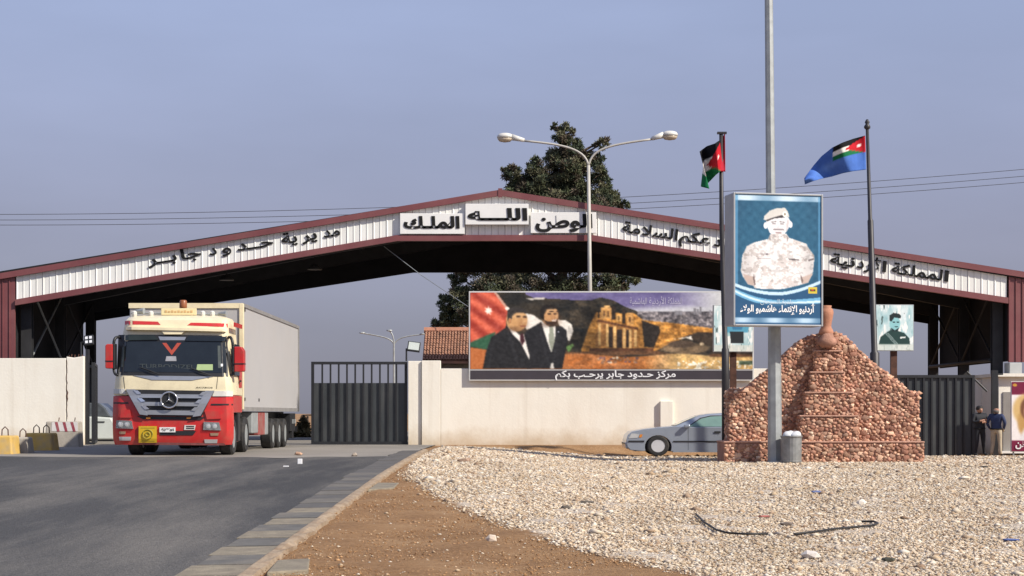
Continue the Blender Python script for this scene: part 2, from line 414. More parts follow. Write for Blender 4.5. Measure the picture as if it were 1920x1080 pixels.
def text_geo(s, bold, depth):
    cu = bpy.data.curves.new('lettering', 'FONT'); cu.body = shape(s); cu.size = 1; cu.offset = bold; cu.extrude = depth; cu.resolution_u = 3
    o = bpy.data.objects.new('lettering', cu); COL.objects.link(o)
    dg = bpy.context.evaluated_depsgraph_get(); dg.update()
    me = bpy.data.meshes.new_from_object(o.evaluated_get(dg))
    v = np.array([w.co[:] for w in me.vertices]); fs = [tuple(p.vertices) for p in me.polygons]
    bpy.data.objects.remove(o); bpy.data.curves.remove(cu); bpy.data.meshes.remove(me)
    if not depth:                                  # flat print: overlapping strokes get their own hair's breadth
        par = list(range(len(v)))
        def find(a):
            while par[a] != a: par[a] = par[par[a]]; a = par[a]
            return a
        for f in fs:
            for b in f[1:]: par[find(b)] = find(f[0])
        ids = {}
        for i in range(len(v)):
            v[i, 2] += 0.0012 * (ids.setdefault(find(i), len(ids)) % 4)
    return v, fs
def put_text(s, A, B, up, em, nrm, mt, parent, name='lettering', bold=0.03, depth=0.0, dscale=1.0, org=None):
    v, fs = text_geo(s, bold, depth)
    x0, x1 = v[:, 0].min(), v[:, 0].max()
    A, B, up, nrm = Vector(A), Vector(B), Vector(up), Vector(nrm)
    b = MB()
    b.add([A + (B - A) * float((p[0] - x0) / (x1 - x0)) + up * float(p[1] * em) + nrm * float(p[2] * dscale) for p in v], fs)
    if not depth:                                  # keep print single sided and facing out
        me = bpy.data.meshes.new(name); og = ORG[parent.name]
        me.from_pydata([(x - og[0], y - og[1], z - og[2]) for x, y, z in b.v], [], b.f); me.materials.append(mt)
        return link(name, me, parent)
    return b.build(name, mt, parent)

# ------------------------------------------------------------------ printing helpers (numpy painter)
class Paint:
    def __init__(s, x0, x1, y0, y1, step):
        s.x = np.arange(x0, x1 + step * .5, step); s.y = np.arange(y0, y1 + step * .5, step)
        s.x = np.linspace(x0, x1, len(s.x)); s.y = np.linspace(y0, y1, len(s.y))
        s.X, s.Y = np.meshgrid(s.x, s.y)
        s.c = np.zeros(s.X.shape + (3,)); s.rng = np.random.default_rng(5)
    def noise(s, sx, sy=None, seed=0, octv=3):
        sy = sy or sx; out = np.zeros_like(s.X); amp = 1; tot = 0
        rg = np.random.default_rng(seed)
        for o in range(octv):
            gx = (s.X - s.x[0]) / (sx / 2 ** o); gy = (s.Y - s.y[0]) / (sy / 2 ** o)
            R = rg.random((int(gy.max()) + 3, int(gx.max()) + 3))
            i = gx.astype(int); j = gy.astype(int); fx = smooth(gx - i); fy = smooth(gy - j)
            out += amp * ((R[j, i] * (1 - fx) + R[j, i + 1] * fx) * (1 - fy) + (R[j + 1, i] * (1 - fx) + R[j + 1, i + 1] * fx) * fy)
            tot += amp; amp *= .55
        return out / tot
    def poly(s, pts):
        m = np.zeros(s.X.shape, bool); n = len(pts)
        for i in range(n):
            (xa, ya), (xb, yb) = pts[i], pts[(i + 1) % n]
            if ya == yb: continue
            c = ((ya > s.Y) != (yb > s.Y)) & (s.X < (xb - xa) * (s.Y - ya) / (yb - ya) + xa)
            m ^= c
        return m.astype(float)
    def ell(s, cx, cy, rx, ry, soft=0.15):
        r = np.sqrt(((s.X - cx) / rx) ** 2 + ((s.Y - cy) / ry) ** 2)
        return 1 - smooth((r - (1 - soft)) / (2 * soft))
    def blur(s, m, k=1):
        for _ in range(k):
            p = np.pad(m, 1, mode='edge')
            m = (p[1:-1, 1:-1] * 4 + p[:-2, 1:-1] * 2 + p[2:, 1:-1] * 2 + p[1:-1, :-2] * 2 + p[1:-1, 2:] * 2) / 12
        return m
    def put(s, mask, col, k=1):
        mask = np.clip(s.blur(mask, k) if k else mask, 0, 1)[..., None]
        s.c = s.c * (1 - mask) + mask * np.asarray(col, float)
    def panel(s, name, TL, TR, BR, BL, mt, parent):
        TL, TR, BR, BL = [np.array(q[:]) for q in (TL, TR, BR, BL)]
        ny, nx = s.X.shape
        u = np.linspace(0, 1, nx)[None, :, None]; v = np.linspace(0, 1, ny)[:, None, None]
        pts = (TL * (1 - u) + TR * u) * (1 - v) + (BL * (1 - u) + BR * u) * v
        pts = pts.reshape(-1, 3) - np.array(ORG[parent.name])
        i = (np.arange(ny - 1)[:, None] * nx + np.arange(nx - 1)[None, :]).ravel()
        q = np.stack([i, i + nx, i + nx + 1, i + 1], 1)
        me = np_mesh(name, pts, q, mt, lin(np.clip(s.c, 0, 255)).reshape(-1, 3))
        return link(name, me, parent)

# ================================================================== SETTING: ground, road, kerb
def grass_free_mask(X, D):
    """1 where the gravel lies: right of a wandering line"""
    bx = np.interp(D, [0, 13.5, 14.6, 16.2, 18.5, 21, 24, 28, 34, 40, 43, 46, 60], [4.5, 2.1, 1.4, 0.7, 0.0, -0.75, -1.35, -2.1, -2.45, -2.6, -2.5, -2.4, -2.4])
    return X - bx
gx = np.unique(np.concatenate([np.linspace(-3000, -90, 14), np.arange(-90, -8, 3.0), np.arange(-8, 22, 0.22), np.arange(22, 90, 3.0), np.linspace(90, 3000, 14)]))
gd = np.unique(np.concatenate([[-40, -15, 0], np.arange(2, 12, 1.0), np.arange(12, 54, 0.22), np.arange(54, 100, 2.0), np.linspace(100, 3000, 22)]))
GX, GD = np.meshgrid(gx, gd)
ZZ = gz(GX, np.clip(GD, 0, 130))
near = (GD > 12) & (GD < 50) & (GX > -2.3) & (GX < 22)
bumpy = (np.sin(GX * 2.1 + GD * 1.3) * np.sin(GX * 0.9 - GD * 2.2)) * 0.02 + RNG.normal(0, 0.006, GX.shape)
ZZ = ZZ + np.where(near, bumpy, 0) - np.where(GX < -2.5, 0.03, 0)
nx = len(gx); ny = len(gd)
ii = (np.arange(ny - 1)[:, None] * nx + np.arange(nx - 1)[None, :]).ravel()
gme = np_mesh('ground', np.stack([GX, GD * K, ZZ], -1).reshape(-1, 3), np.stack([ii, ii + 1, ii + nx + 1, ii + nx], 1), ground_mat(), smooth=True)
ga = gme.attributes.new('gravel', 'FLOAT', 'POINT')
gm = grass_free_mask(GX, GD)
gv = smooth((gm + 0.35) / 0.9) * smooth((49.6 - GD) / 1.5) * smooth((GD - 3) / 2)
ga.data.foreach_set('value', gv.astype(np.float32).ravel())
struct(link('ground', gme))

def sheet(name, xs, ds, m, dz):
    A, B = np.meshgrid(xs, ds)
    z = gz(A, np.clip(B, 0, 130)) + dz
    k = len(xs); q = (np.arange(len(ds) - 1)[:, None] * k + np.arange(k - 1)[None, :]).ravel()
    return struct(link(name, np_mesh(name, np.stack([A, B * K, z], -1).reshape(-1, 3), np.stack([q, q + 1, q + k + 1, q + k], 1), m, smooth=True)))
sheet('paved_apron', np.concatenate([np.linspace(-60, -9, 18), np.linspace(-8, -2.75, 12)]), np.arange(35.6, 90, 0.8), M['apron'], 0.004)
# asphalt with a slightly ragged far edge
rx = np.concatenate([np.linspace(-60, -10, 30), np.linspace(-9.5, -2.7, 44)]); rd = np.concatenate([[-20, -5], np.arange(0, 37.2, 0.4)])
A, B = np.meshgrid(rx, rd)
rag = 0.35 * np.sin(rx * 1.3) + 0.25 * np.sin(rx * 3.7 + 1)
B = B + np.where(B > 36.3, rag[None, :], 0)
k = len(rx); q = (np.arange(len(rd) - 1)[:, None] * k + np.arange(k - 1)[None, :]).ravel()
struct(link('road', np_mesh('road', np.stack([A, B * K, gz(A, np.clip(B, 0, 130)) + 0.010], -1).reshape(-1, 3), np.stack([q, q + 1, q + k + 1, q + k], 1), M['asphalt'], smooth=True)))

# kerb: a low upstand with flat painted stones beside it
kb = MB(); kd = np.arange(11, 42.6, 0.4)
ring = []
for d_ in kd:
    z = GZ(-2.6, d_); j = 0.012 * math.sin(d_ * 7.1) + random.uniform(-.012, .012)
    ring.append([(-2.62 + j, U(d_), z - 0.1), (-2.62 + j, U(d_), z + 0.035 + j), (-2.60 + j, U(d_), z + 0.045 + j), (-2.53 + j, U(d_), z + 0.043 + j * 1.5), (-2.47 + 2 * j, U(d_), z + 0.028), (-2.44, U(d_), z - 0.1)])
vs = [p for r in ring for p in r]
kb.add(vs, [(i * 6 + j, i * 6 + j + 1, (i + 1) * 6 + j + 1, (i + 1) * 6 + j) for i in range(len(kd) - 1) for j in range(5)])
kerb = struct(kb.build('kerb', mat('dusty_kerb', (.31, .235, .16), .95, var=.25, scale=6, bump=.8, bscale=30, dirt=(.20, .125, .07), dirt_amt=.9, dirt_scale=3.5), org=(0, 0, 0)))
ki = 0
d_ = 12.2
while d_ < 41:
    L = 0.80
    b = MB(); z0, z1 = GZ(-2.9, d_), GZ(-2.9, d_ + L)
    w = 0.60 + random.uniform(-.05, .04); e = 0.018 + random.uniform(-.004, .006)
    xa, xb = -2.625 - w, -2.628
    b.add([(xa, U(d_ + .02), z0 - .05), (xb, U(d_ + .02), z0 - .05), (xb, U(d_ + L - .02), z1 - .05), (xa, U(d_ + L - .02), z1 - .05),
           (xa, U(d_ + .02), z0 + e), (xb, U(d_ + .02), z0 + e + .01), (xb, U(d_ + L - .02), z1 + e + .01), (xa, U(d_ + L - .02), z1 + e)],
          [(0, 3, 2, 1), (4, 5, 6, 7), (0, 1, 5, 4), (1, 2, 6, 5), (2, 3, 7, 6), (3, 0, 4, 7)])
    b.build('kerb_stone', (M['kerb_pale'] if ki % 2 == 0 and ki < 12 else mat('faded_kerb', (.135, .122, .102), .9, var=.25, scale=5, bump=.5, bscale=40, dirt=(.12, .105, .09), dirt_amt=.8, dirt_scale=2) if ki % 2 == 0 and ki < 22 else mat('far_kerb', (.092, .086, .08), .9, var=.2, scale=5, bump=.5, bscale=40, dirt=(.15, .13, .1), dirt_amt=.5, dirt_scale=2) if ki > 10 else M['kerb_grey']), kerb)
    ki += 1; d_ += L

# ================================================================== CANOPY over the crossing
canopy = thing('gate_canopy', 'wide gabled steel canopy with white ribbed fascia and maroon trim over the gates', 'canopy', (0, U(55), 0))
def ytop(x): return 366 + (938 - x) * .1663 if x < 938 else 366 + (x - 938) * .1562
def ybot(x): return 440 + (745 - x) * .1692 if x < 745 else (440 if x < 1110 else 440 + (x - 1110) * .1506)
edges = [30 + i * (1888 - 30) / 150 for i in range(151)]
brk = 938
for i in range(150):
    a, c = edges[i], edges[i + 1]
    g = 0.35                                        # seam between sheets
    b = MB()
    xs = [a + g * .2, a + g * .2 + 1.6, a + 4.0, c - g]
    dd = [55.00, 54.978, 55.0, 55.0] if i % 2 == 0 else [55.0, 54.990, 55.0, 55.0]
    fr = []
    for x, d_ in zip(xs, dd):
        t, u = P(x, ytop(x) - 1.5, 55), P(x, ybot(x) + 1.5, 55)
        fr.append((t.x, U(d_), t.z)); fr.append((u.x, U(d_), u.z))
    bk = [(x, U(55.06), z) for x, y, z in fr]
    n = len(xs)
    fs = [(2 * j, 2 * j + 1, 2 * j + 3, 2 * j + 2) for j in range(n - 1)]
    fs += [(8 + 2 * j + 2, 8 + 2 * j + 3, 8 + 2 * j + 1, 8 + 2 * j) for j in range(n - 1)]
    fs += [(0, 8, 9, 1), (6, 7, 15, 14)]
    fs += [(2 * j + 2, 10 + 2 * j, 8 + 2 * j, 2 * j) for j in range(n - 1)] + [(2 * j + 1, 9 + 2 * j, 11 + 2 * j, 2 * j + 3) for j in range(n - 1)]
    b.add(fr + bk, fs)
    b.build('cladding_panel', M['white_sheet'], canopy)
# backing behind the seams, trims along the edges
MB().pprism([(30, ytop(30)), (30, ybot(30)), (745, 440), (1110, 440), (1888, ybot(1888)), (1888, ytop(1888)), (938, 366)], 55.08, 55.16).build('backing_sheet', M['under'], canopy)
def strip(pts, th, d0, d1):
    b = MB()
    for (xa, ya), (xb, yb) in zip(pts[:-1], pts[1:]):
        b.pprism([(xa, ya), (xa, ya + th), (xb, yb + th), (xb, yb)], d0, d1)
    return b
strip([(-75, 524.7), (938, 355.5)], 11, 54.86, 55.0).build('roof_trim', M['maroon'], canopy)
strip([(938, 355.5), (1995, 521)], 11, 54.861, 55.0).build('roof_trim', M['maroon'], canopy)
MB().pprism([(934, 353), (934, 370), (942, 370), (942, 353)], 54.84, 54.858).build('ridge_clip', M['maroon'], canopy)
strip([(28, 561.5), (745, 440.5)], 11, 54.88, 55.06).build('lower_trim', M['maroon'], canopy)
strip([(745, 440.5), (1110, 440.5)], 11, 54.881, 55.06).build('lower_trim', M['maroon'], canopy)
strip([(1110, 440.5), (1891, 558)], 11, 54.88, 55.06).build('lower_trim', M['maroon'], canopy)
# maroon cladding of the end bays
for x0, x1 in [(28 - 12.4 * (i + 1), 28 - 12.4 * i) for i in range(7)] + [(1891 + 12.4 * i, 1891 + 12.4 * (i + 1)) for i in range(7)]:
    yt = ytop(max(x0, x1)) if x0 < 900 else ytop(min(x0, x1))
    yt += 2
    yb = 676 if x0 < 900 else 679
    b = MB(); b.pbox(x0 + .3, x1 - .3, yt, yb, 54.97, 55.06); b.pbox(x0 + 1, x0 + 2.8, yt, yb, 54.94, 54.969)
    b.build('end_panel', M['maroon'], canopy)
# roof slab, far gable, side walls, frames
RX = P(938, 0, 55).x; RZ = P(0, 357, 55).z; SL = .1625
def rz(x): return RZ - abs(x - RX) * SL
b = MB()
for xa, xb in ((-21.0, RX), (RX, 21.0)):
    b.prism([(xa, U(54.9), rz(xa)), (xa, U(54.9), rz(xa) - .14), (xb, U(54.9), rz(xb) - .14), (xb, U(54.9), rz(xb))], (0, U(64.4) - U(54.9), 0))
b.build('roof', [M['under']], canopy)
d2 = 64.1
def zy(x, d_): return HY - (rz((x - 960) * d_ / F0) - .18 - EYE) * F0 / d_
gp = [(148, 606), (775, 511), (1140, 511), (1742, 607)]
tp = [(1742, zy(1742, d2)), (942, zy(942, d2)), (148, zy(148, d2))]
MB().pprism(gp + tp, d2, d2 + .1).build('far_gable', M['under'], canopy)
for xs in (-19.15, 19.0):
    zt = rz(xs) - .2
    b = MB(); b.prism([(xs, U(55.2), 3.60), (xs, U(64.0), 3.60), (xs, U(64.0), zt), (xs, U(55.2), zt)], (.1, 0, 0))
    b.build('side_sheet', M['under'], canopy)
sgn = lambda s: 1 if s > 0 else -1
for d_ in (55.5, 59.6, 63.9):
    b = MB()
    for s in (-1, 1):
        xe = 18.75 * s
        pts = [(RX, U(d_), rz(RX) - .2), (xe, U(d_), rz(xe) - .2), (xe, U(d_), rz(xe) - 1.1), (RX + s * 7, U(d_), rz(RX + 7 * s) - .75), (RX, U(d_), rz(RX) - .7)]
        b.prism(pts, (0, .22, 0))
    b.build('rafter', M['dark_steel'], canopy)
    for s in (-1, 1):
        xe = 18.72 * s; zb = GZ(xe, d_) - .1
        b = MB(); b.box(xe - .2, xe + .2, U(d_) - .02, U(d_) + .01, zb, rz(xe) - .25); b.box(xe - .2, xe + .2, U(d_) + .27, U(d_) + .30, zb, rz(xe) - .25); b.box(xe - .03, xe + .03, U(d_) + .01, U(d_) + .27, zb, rz(xe) - .25)
        b.build('column', M['dark_steel'], canopy)
for i in range(-8, 9):
    x = i * 2.2
    MB().box(x - .05, x + .05, U(55.3), U(64.0), rz(x) - .29, rz(x) - .15).build('purlin', M['dark_steel'], canopy)
for s in (-1, 1):
    for (da, db) in ((55.7, 59.5), (59.8, 63.8)):
        x = 18.62 * s
        for z0, z1 in ((3.7, 6.4), (6.4, 3.7)):
            MB().tube([(x - .06 * s * (z0 > z1), U(da), z0), (x - .06 * s * (z0 > z1), U(db), z1)], .045, 6).build('brace', M['galv'] if s < 0 and da < 57 else M['dark_steel'], canopy)
    MB().tube([(18.5 * s, U(55.7), 3.66), (18.5 * s, U(63.8), 3.66)], .07, 6).build('tie_beam', M['dark_steel'], canopy)
# sign boards and their words
for (x0, x1, y0, y1, dd, wd, tx0, tx1, ty, em) in [(750, 871, 400, 438.5, .16, 'الملـك', 757, 862, 427, 29), (872.5, 991, 382, 421, .22, 'اللـــه', 877, 989, 412, 29), (995, 1118, 398, 437, .16, 'الوطن', 1004, 1111, 426, 33)]:
    b = MB(); b.pbox(x0, x1, y0, y1, 55 - dd, 54.88 if y1 > 450 else 54.95)
    sb = b.build('sign_board', M['board'], canopy, bevel=.01)
    put_text(wd, P(tx0, ty, 54.995 - dd), P(tx1, ty, 54.995 - dd), (0, 0, 1), em * 55 / F0, (0, -1, 0), M['letters'], sb, bold=.040, depth=.02, dscale=1.0)
# cut-out words on the slopes, each joined group of letters mounted by itself
def slope_words(ws, base, slope, em, bold):
    for s, x0, x1 in ws:
        xm = (x0 + x1) / 2
        y0, y1 = base(x0), base(x1)
        A, B = P(x0, y0, 54.972), P(x1, y1, 54.972)
        t = (B - A).normalized(); up = Vector((-t.z, 0, t.x))
        put_text(s, A, B, up, em * 55 / F0, (0, -1, 0), M['letters'], canopy, bold=bold, depth=.012, dscale=1.0)
slope_words([('مد', 607, 638), ('ير', 566, 595), ('ية', 529, 558), ('حــد', 445, 513), ('و', 416, 434), ('د', 393, 407), ('جا', 340, 378), ('بــر', 277, 332)], lambda x: 493 - (x - 300) * .155, -.155, 26, .024)
slope_words([('مة', 1166, 1200), ('لسلا', 1203, 1261), ('ا', 1264, 1270), ('عكم', 1273, 1331), ('د', 1338, 1351), ('تو', 1358, 1392), ('شمية', 1410, 1476), ('لها', 1481, 1530), ('ا', 1535, 1542),
             ('نية', 1556, 1602), ('د', 1606, 1619), ('ر', 1620, 1632), ('لأ', 1635, 1650), ('ا', 1653, 1661), ('لمملكة', 1671, 1766), ('ا', 1769, 1778)], lambda x: 437 + (x - 1185) * .153, .153, 27, .026)

# ================================================================== WALLS
lw = thing('boundary_wall', 'cream plastered wall with a long crack left of the open gate', 'wall', (P(0, 0, 52).x, U(52), GZ(-18, 52)))
bw = MB(); a, c = P(-420, 672, 52), P(126, 672, 52)
bw.box(a.x, c.x, U(51.85), U(52.1), GZ(-18, 52) - .3, a.z); bw.build('wall_panel', M['wall'], lw, bevel=.015)
a, c = P(127, 670, 52), P(159, 668, 52)
b = MB(); b.prism([(a.x, U(51.85), GZ(-16, 52) - .3), (c.x, U(51.85), GZ(-16, 52) - .3), (c.x, U(51.85), c.z), (a.x + .25, U(51.85), a.z - .02), (a.x, U(51.85), a.z + .02)], (0, U(.25), 0)); b.build('wall_end', M['wall'], lw, bevel=.02)
b = MB(); pts = []
rr = random.Random(3)
for i in range(19):
    y = 674 + i * 6.2
    pts.append((125.5 + rr.uniform(-1.2, 1.2), y, (0.5 if i < 15 else .3) + (1.4 if 10 <= i <= 12 else 0) * .7))
for (xa, ya, wa), (xb, yb, wb) in zip(pts[:-1], pts[1:]):
    b.pprism([(xa - wa * .8, ya), (xb - wb * .8, yb), (xb + wb * .8, yb), (xa + wa * .8, ya)], 51.842, 51.86)
b.build('crack', M['rust'], lw)
b = MB()
for x, y in ((129, 668), (134, 666), (140, 667), (147, 666), (154, 667)): b.tube([P(x, y + 3, 52), P(x + 1, y - 2, 52)], .02, 5)
b.build('rebar_stub', M['rust'], lw)

cw = thing('boundary_wall', 'long cream wall carrying the wide welcome billboard', 'wall', (0, U(52), GZ(0, 52)))
zb = .10
b = MB(); a, c = P(765.5, 677, 52), P(790, 677, 52); b.box(a.x, c.x, U(51.92), U(52.2), zb, a.z); b.build('gate_pier', M['wall'], cw, bevel=.015)
b = MB(); a, c = P(790.5, 676, 51.85), P(826, 676, 51.85); b.box(a.x, c.x, U(51.85), U(52.2), zb, a.z); b.build('raised_end', M['wall'], cw, bevel=.015)
b = MB(); a, c = P(826.5, 691, 51.86), P(1640, 691, 51.86); b.box(a.x, c.x, U(51.86), U(52.1), -.2, a.z); b.build('wall_panel', M['wall'], cw, bevel=.015)
b = MB(); a, c = P(1238, 752, 51.75), P(1262, 752, 51.75); b.box(a.x, c.x, U(51.745), U(51.857), zb, a.z); b.build('buttress', M['wall'], cw, bevel=.015)
rw = thing('boundary_wall', 'short pale wall behind the two standing men', 'wall', (P(1835, 0, 55).x, U(55), 0))
b = MB(); a, c = P(1800, 712, 55.5), P(1842, 712, 55.5); b.box(a.x, c.x, U(55.5), U(55.7), -.1, a.z); b.build('wall_panel', M['wall'], rw, bevel=.01)

# ================================================================== GATES
def leaf(root, O, dx, w, z0, z1, zpan, nb, full):
    """a gate leaf from hinge O along unit vector dx"""
    O = Vector(O); dx = Vector(dx); nrm = Vector((dx.y, -dx.x, 0))
    def bar(u0, u1, za, zb_, t0, t1, b):
        p = [O + dx * u0 + nrm * t0, O + dx * u1 + nrm * t0, O + dx * u1 + nrm * t1, O + dx * u0 + nrm * t1]
        b.add([(q.x, q.y, za) for q in p] + [(q.x, q.y, zb_) for q in p], [(0, 3, 2, 1), (4, 5, 6, 7), (0, 1, 5, 4), (1, 2, 6, 5), (2, 3, 7, 6), (3, 0, 4, 7)])
        return b
    f = 0.10
    bar(0, w, z1 - f, z1, -.06, .06, MB()).build('top_rail', M['gate'], root)
    bar(0, w, z0, z0 + f, -.06, .06, MB()).build('bottom_rail', M['gate'], root)
    bar(0, f, z0 + f, z1 - f, -.06, .06, MB()).build('stile', M['gate'], root)
    bar(w - f, w, z0 + f, z1 - f, -.06, .06, MB()).build('stile', M['gate'], root)
    st = (w - 2 * f) / (nb + 1)
    for i in range(nb):
        u = f + st * (i + 1)
        bar(u - .03, u + .03, z0 + f, z1 - f, -.015, .05, MB()).build('bar', M['gate'], root)
    for i in range(nb + 1):
        u = f + st * i
        bar(u + .002, u + st - .002, z0 + f, zpan, -.035, -.016, MB()).build('sheet_panel', M['gate_sheet'], root)
a, c = P(583, 678, 52), P(763.5, 678, 52)
g1 = thing('sliding_gate', 'closed black barred gate leaf between the lorry and the cream wall', 'gate', (a.x, U(52.1), GZ(-5, 52)), 'black steel gate leaves')
leaf(g1, (a.x, U(52.1), 0), (1, 0, 0), c.x - a.x, P(0, 833, 52).z, a.z, P(0, 718, 52).z, 10, False)
a = P(163, 0, 52)
g2 = thing('sliding_gate', 'open black gate leaf seen edge-on left of the lorry', 'gate', (a.x, U(52.15), GZ(-16, 52)), 'black steel gate leaves')
e = P(172, 0, 55.6); v = Vector((e.x - a.x, U(55.6) - U(52.2), 0)); L = v.length
leaf(g2, (a.x + .17, U(52.2), 0), v.normalized(), L, P(0, 832, 52).z, P(0, 679, 52).z, P(0, 714, 52).z, 10, False)
b = MB(); b.box(a.x - .06, a.x + .05, U(52.02), U(52.16), .2, P(0, 655, 52).z); b.build('gate_post', M['gate'], g2)
a, c = P(1683, 703, 52), P(1829, 703, 52)
g3 = thing('sliding_gate', 'black gate leaf of solid ribbed sheets right of the stone monument', 'gate', (a.x, U(52.1), 0), 'black steel gate leaves')
leaf(g3, (a.x, U(52.1), 0), (1, 0, 0), c.x - a.x, P(0, 860, 52).z, a.z, a.z - .1, 8, True)
b = MB(); b.tube([P(1813, 697, 52.6), P(1851, 734, 52.6)], .035, 6); b.build('brace', M['gate'], g3)
b = MB(); x = P(1866, 0, 53).x; b.box(x - .11, x + .11, U(53), U(53.15), -.1, P(0, 694, 53).z); b.box(x - .02, x + .3, U(53.02), U(53.1), P(0, 703, 53).z, P(0, 700, 53).z)
tag(b.build('gate_post', M['gate']), 'black square post beside the man in a navy jacket', 'post')

# ================================================================== guard hut with tiled roof behind the wall
hx0, hx1 = P(793, 0, 53).x, P(985, 0, 53).x
hut = thing('guard_hut', 'small stone hut with brown clay tile roof behind the cream wall', 'hut', ((hx0 + hx1) / 2, U(53.5), GZ(-2, 53)))
ze, zr = P(0, 678, 52.9).z, P(0, 622, 54.2).z
ye, yr = U(52.75), U(54.2)
b = MB(); b.prism([(hx0 + .12, ye + .25, .3), (hx0 + .12, U(54.75), .3), (hx0 + .12, U(54.75), ze), (hx0 + .12, yr, zr - .2), (hx0 + .12, ye + .25, ze)], (hx1 - hx0 - .2, 0, 0)); b.build('wall', M['hutstone'], hut)
b = MB(); b.prism([(hx0, ye, ze - .08), (hx0, ye, ze), (hx0, yr, zr), (hx0, U(54.85), zr - .35), (hx0, U(54.85), zr - .43), (hx0, yr, zr - .08)], (hx1 - hx0, 0, 0)); roof = b.build('roof', M['tile'], hut)
rows, cols_ = 13, 34
tv = []; tf = []
for r in range(rows):
    for cc in range(cols_):
        t0, t1 = r / rows, (r + 1.25) / rows
        xa = hx0 + (hx1 - hx0) * cc / cols_; xb = hx0 + (hx1 - hx0) * (cc + .92) / cols_
        for_ = []
        j = random.uniform(-.008, .008)
        n0 = len(tv)
        for t, o in ((t0, .055), (min(t1, 1), .03)):
            y, z = ye + (yr - ye) * t, ze + (zr - ze) * t
            for q in range(4):
                u = q / 3; hgt = o + j + .05 * math.sin(math.pi * u)
                tv.append((xa + (xb - xa) * u, y - hgt * .55, z + hgt))
        tf += [(n0 + q, n0 + q + 1, n0 + q + 5, n0 + q + 4) for q in range(3)]
b = MB(); b.add(tv, tf); struct(b.build('roof_tile', M['tile'], hut), 'stuff')
MB().tube([(hx0 - .03, yr, zr + .05), (hx1, yr, zr + .05)], .12, 8).build('ridge_tile', M['terracotta'], hut)
MB().box(hx0 - .04, hx0 + .05, ye + .1, ye + .2, ze - .15, ze + .05).build('barge_board', M['concrete'], hut)

# ================================================================== booth and banner at the far right
bt = thing('guard_booth', 'white booth with grey door at the right edge behind the maroon banner', 'booth', (P(1930, 0, 54).x, U(54), 0))
b = MB(); a, c = P(1872, 706, 53.6), P(2090, 706, 53.6)
b.box(a.x, c.x, U(53.6), U(56.5), -.1, a.z); b.build('wall', M['wall'], bt, bevel=.02)
MB().pbox(1881, 1900, 735, 852, 53.56, 53.597).build('door', mat('door_grey', (.27, .25, .23), .6, var=.1), bt)
MB().pbox(1879, 1960, 846, 850, 53.3, 53.59).build('step', M['board'], bt)
MB().pbox(1870, 2095, 700, 706, 53.4, 56.6).build('roof_slab', M['wall'], bt)
b = MB(); b.pbox(1893, 1916, 680, 713, 54.7, 55.3); cb = b.build('wall_cabinet', mat('cabinet_grey', (.42, .43, .42), .5, .1, var=.06), None, bevel=.02)
tag(cb, 'pale grey metal cabinet under the right maroon end of the canopy', 'cabinet')
bn = thing('banner_stand', 'maroon and white printed banner on a frame at the right edge', 'banner', (P(1930, 0, 51.2).x, U(51.2), GZ(18, 51)))
pt = Paint(1897, 1975, 716, 846, 1.3)
pt.c[:] = (238, 232, 230)
pt.put((pt.Y < 740).astype(float), (118, 30, 62)); pt.put((pt.Y > 826).astype(float), (118, 30, 62))
pt.put(pt.ell(1926, 768, 27, 30), (214, 180, 120)); pt.put(pt.ell(1932, 792, 24, 32), (190, 150, 90)); pt.put(pt.ell(1930, 766, 17, 22), (120, 80, 55)); pt.put(pt.ell(1933, 772, 13, 19), (214, 160, 130))
pt.put(pt.ell(1938, 830, 26, 34) * (pt.Y < 826), (225, 222, 224))
for ex in (1928, 1939): pt.put(pt.ell(ex, 769, 2.5, 1.6), (60, 40, 40), 0)
pt.put(pt.ell(1934, 781, 5, 1.6), (170, 80, 80), 0)
pt.put(pt.ell(1903, 722, 4, 2.5), (200, 150, 60), 0)
MB().pbox(1896, 1976, 715, 847, 51.2, 51.28).build('panel', M['board'], bn)
pt.panel('print', P(1897, 716, 51.19), P(1975, 716, 51.19), P(1975, 846, 51.19), P(1897, 846, 51.19), M['print'], bn)
put_text('وطن', P(1904, 838, 51.17), P(1934, 838, 51.17), (0, 0, 1), 17 * 49 / F0, (0, -1, 0), M['white_print'], bn, bold=.03)
for x in (1900, 1972): MB().tube([P(x, 846, 51.25), (P(x, 0, 51.25).x, U(51.25), GZ(18, 51) - .02)], .03, 6).build('leg', M['galv'], bn)

# ================================================================== wide billboard on the wall
bb = thing('billboard', 'wide printed billboard of two suited men and a rock-cut facade on the cream wall', 'billboard', P(1146, 714, 51.7))
pt = Paint(882, 1411, 548, 692, 1.25)
X, Y = pt.X, pt.Y
n1, n2, n3 = pt.noise(40, 14, 1, 4), pt.noise(10, 6, 2, 3), pt.noise(5, 4, 3, 2)
pt.c[:] = np.array([44, 40, 34]) + (n1 - .5)[..., None] * np.array([70, 52, 32])
# sky and hill line
hill = np.interp(X, [882, 985, 1000, 1060, 1080, 1108, 1125, 1148, 1175, 1200, 1260, 1411], [549, 551, 558, 561, 563, 563, 557, 562, 576, 585, 585, 583])
skyc = np.zeros_like(pt.c); f = smooth((X - 1240) / 130) * .95; g_ = smooth((Y - 562 - (1300 - X) * .06) / 18) * (X > 1140)
f = np.clip(np.maximum(f, g_ * .8), 0, 1)[..., None]
skyc[:] = np.array([98, 90, 132]) * (1 - f) + f * np.array([206, 208, 202])
skyc += (n1 - .5)[..., None] * 40
msk = (Y < hill)[..., None] * (X > 985)[..., None]
pt.c = np.where(msk, skyc, pt.c)
pt.c += ((n2 - .5) * (Y > hill) * (X > 1060))[..., None] * np.array([55, 42, 25])
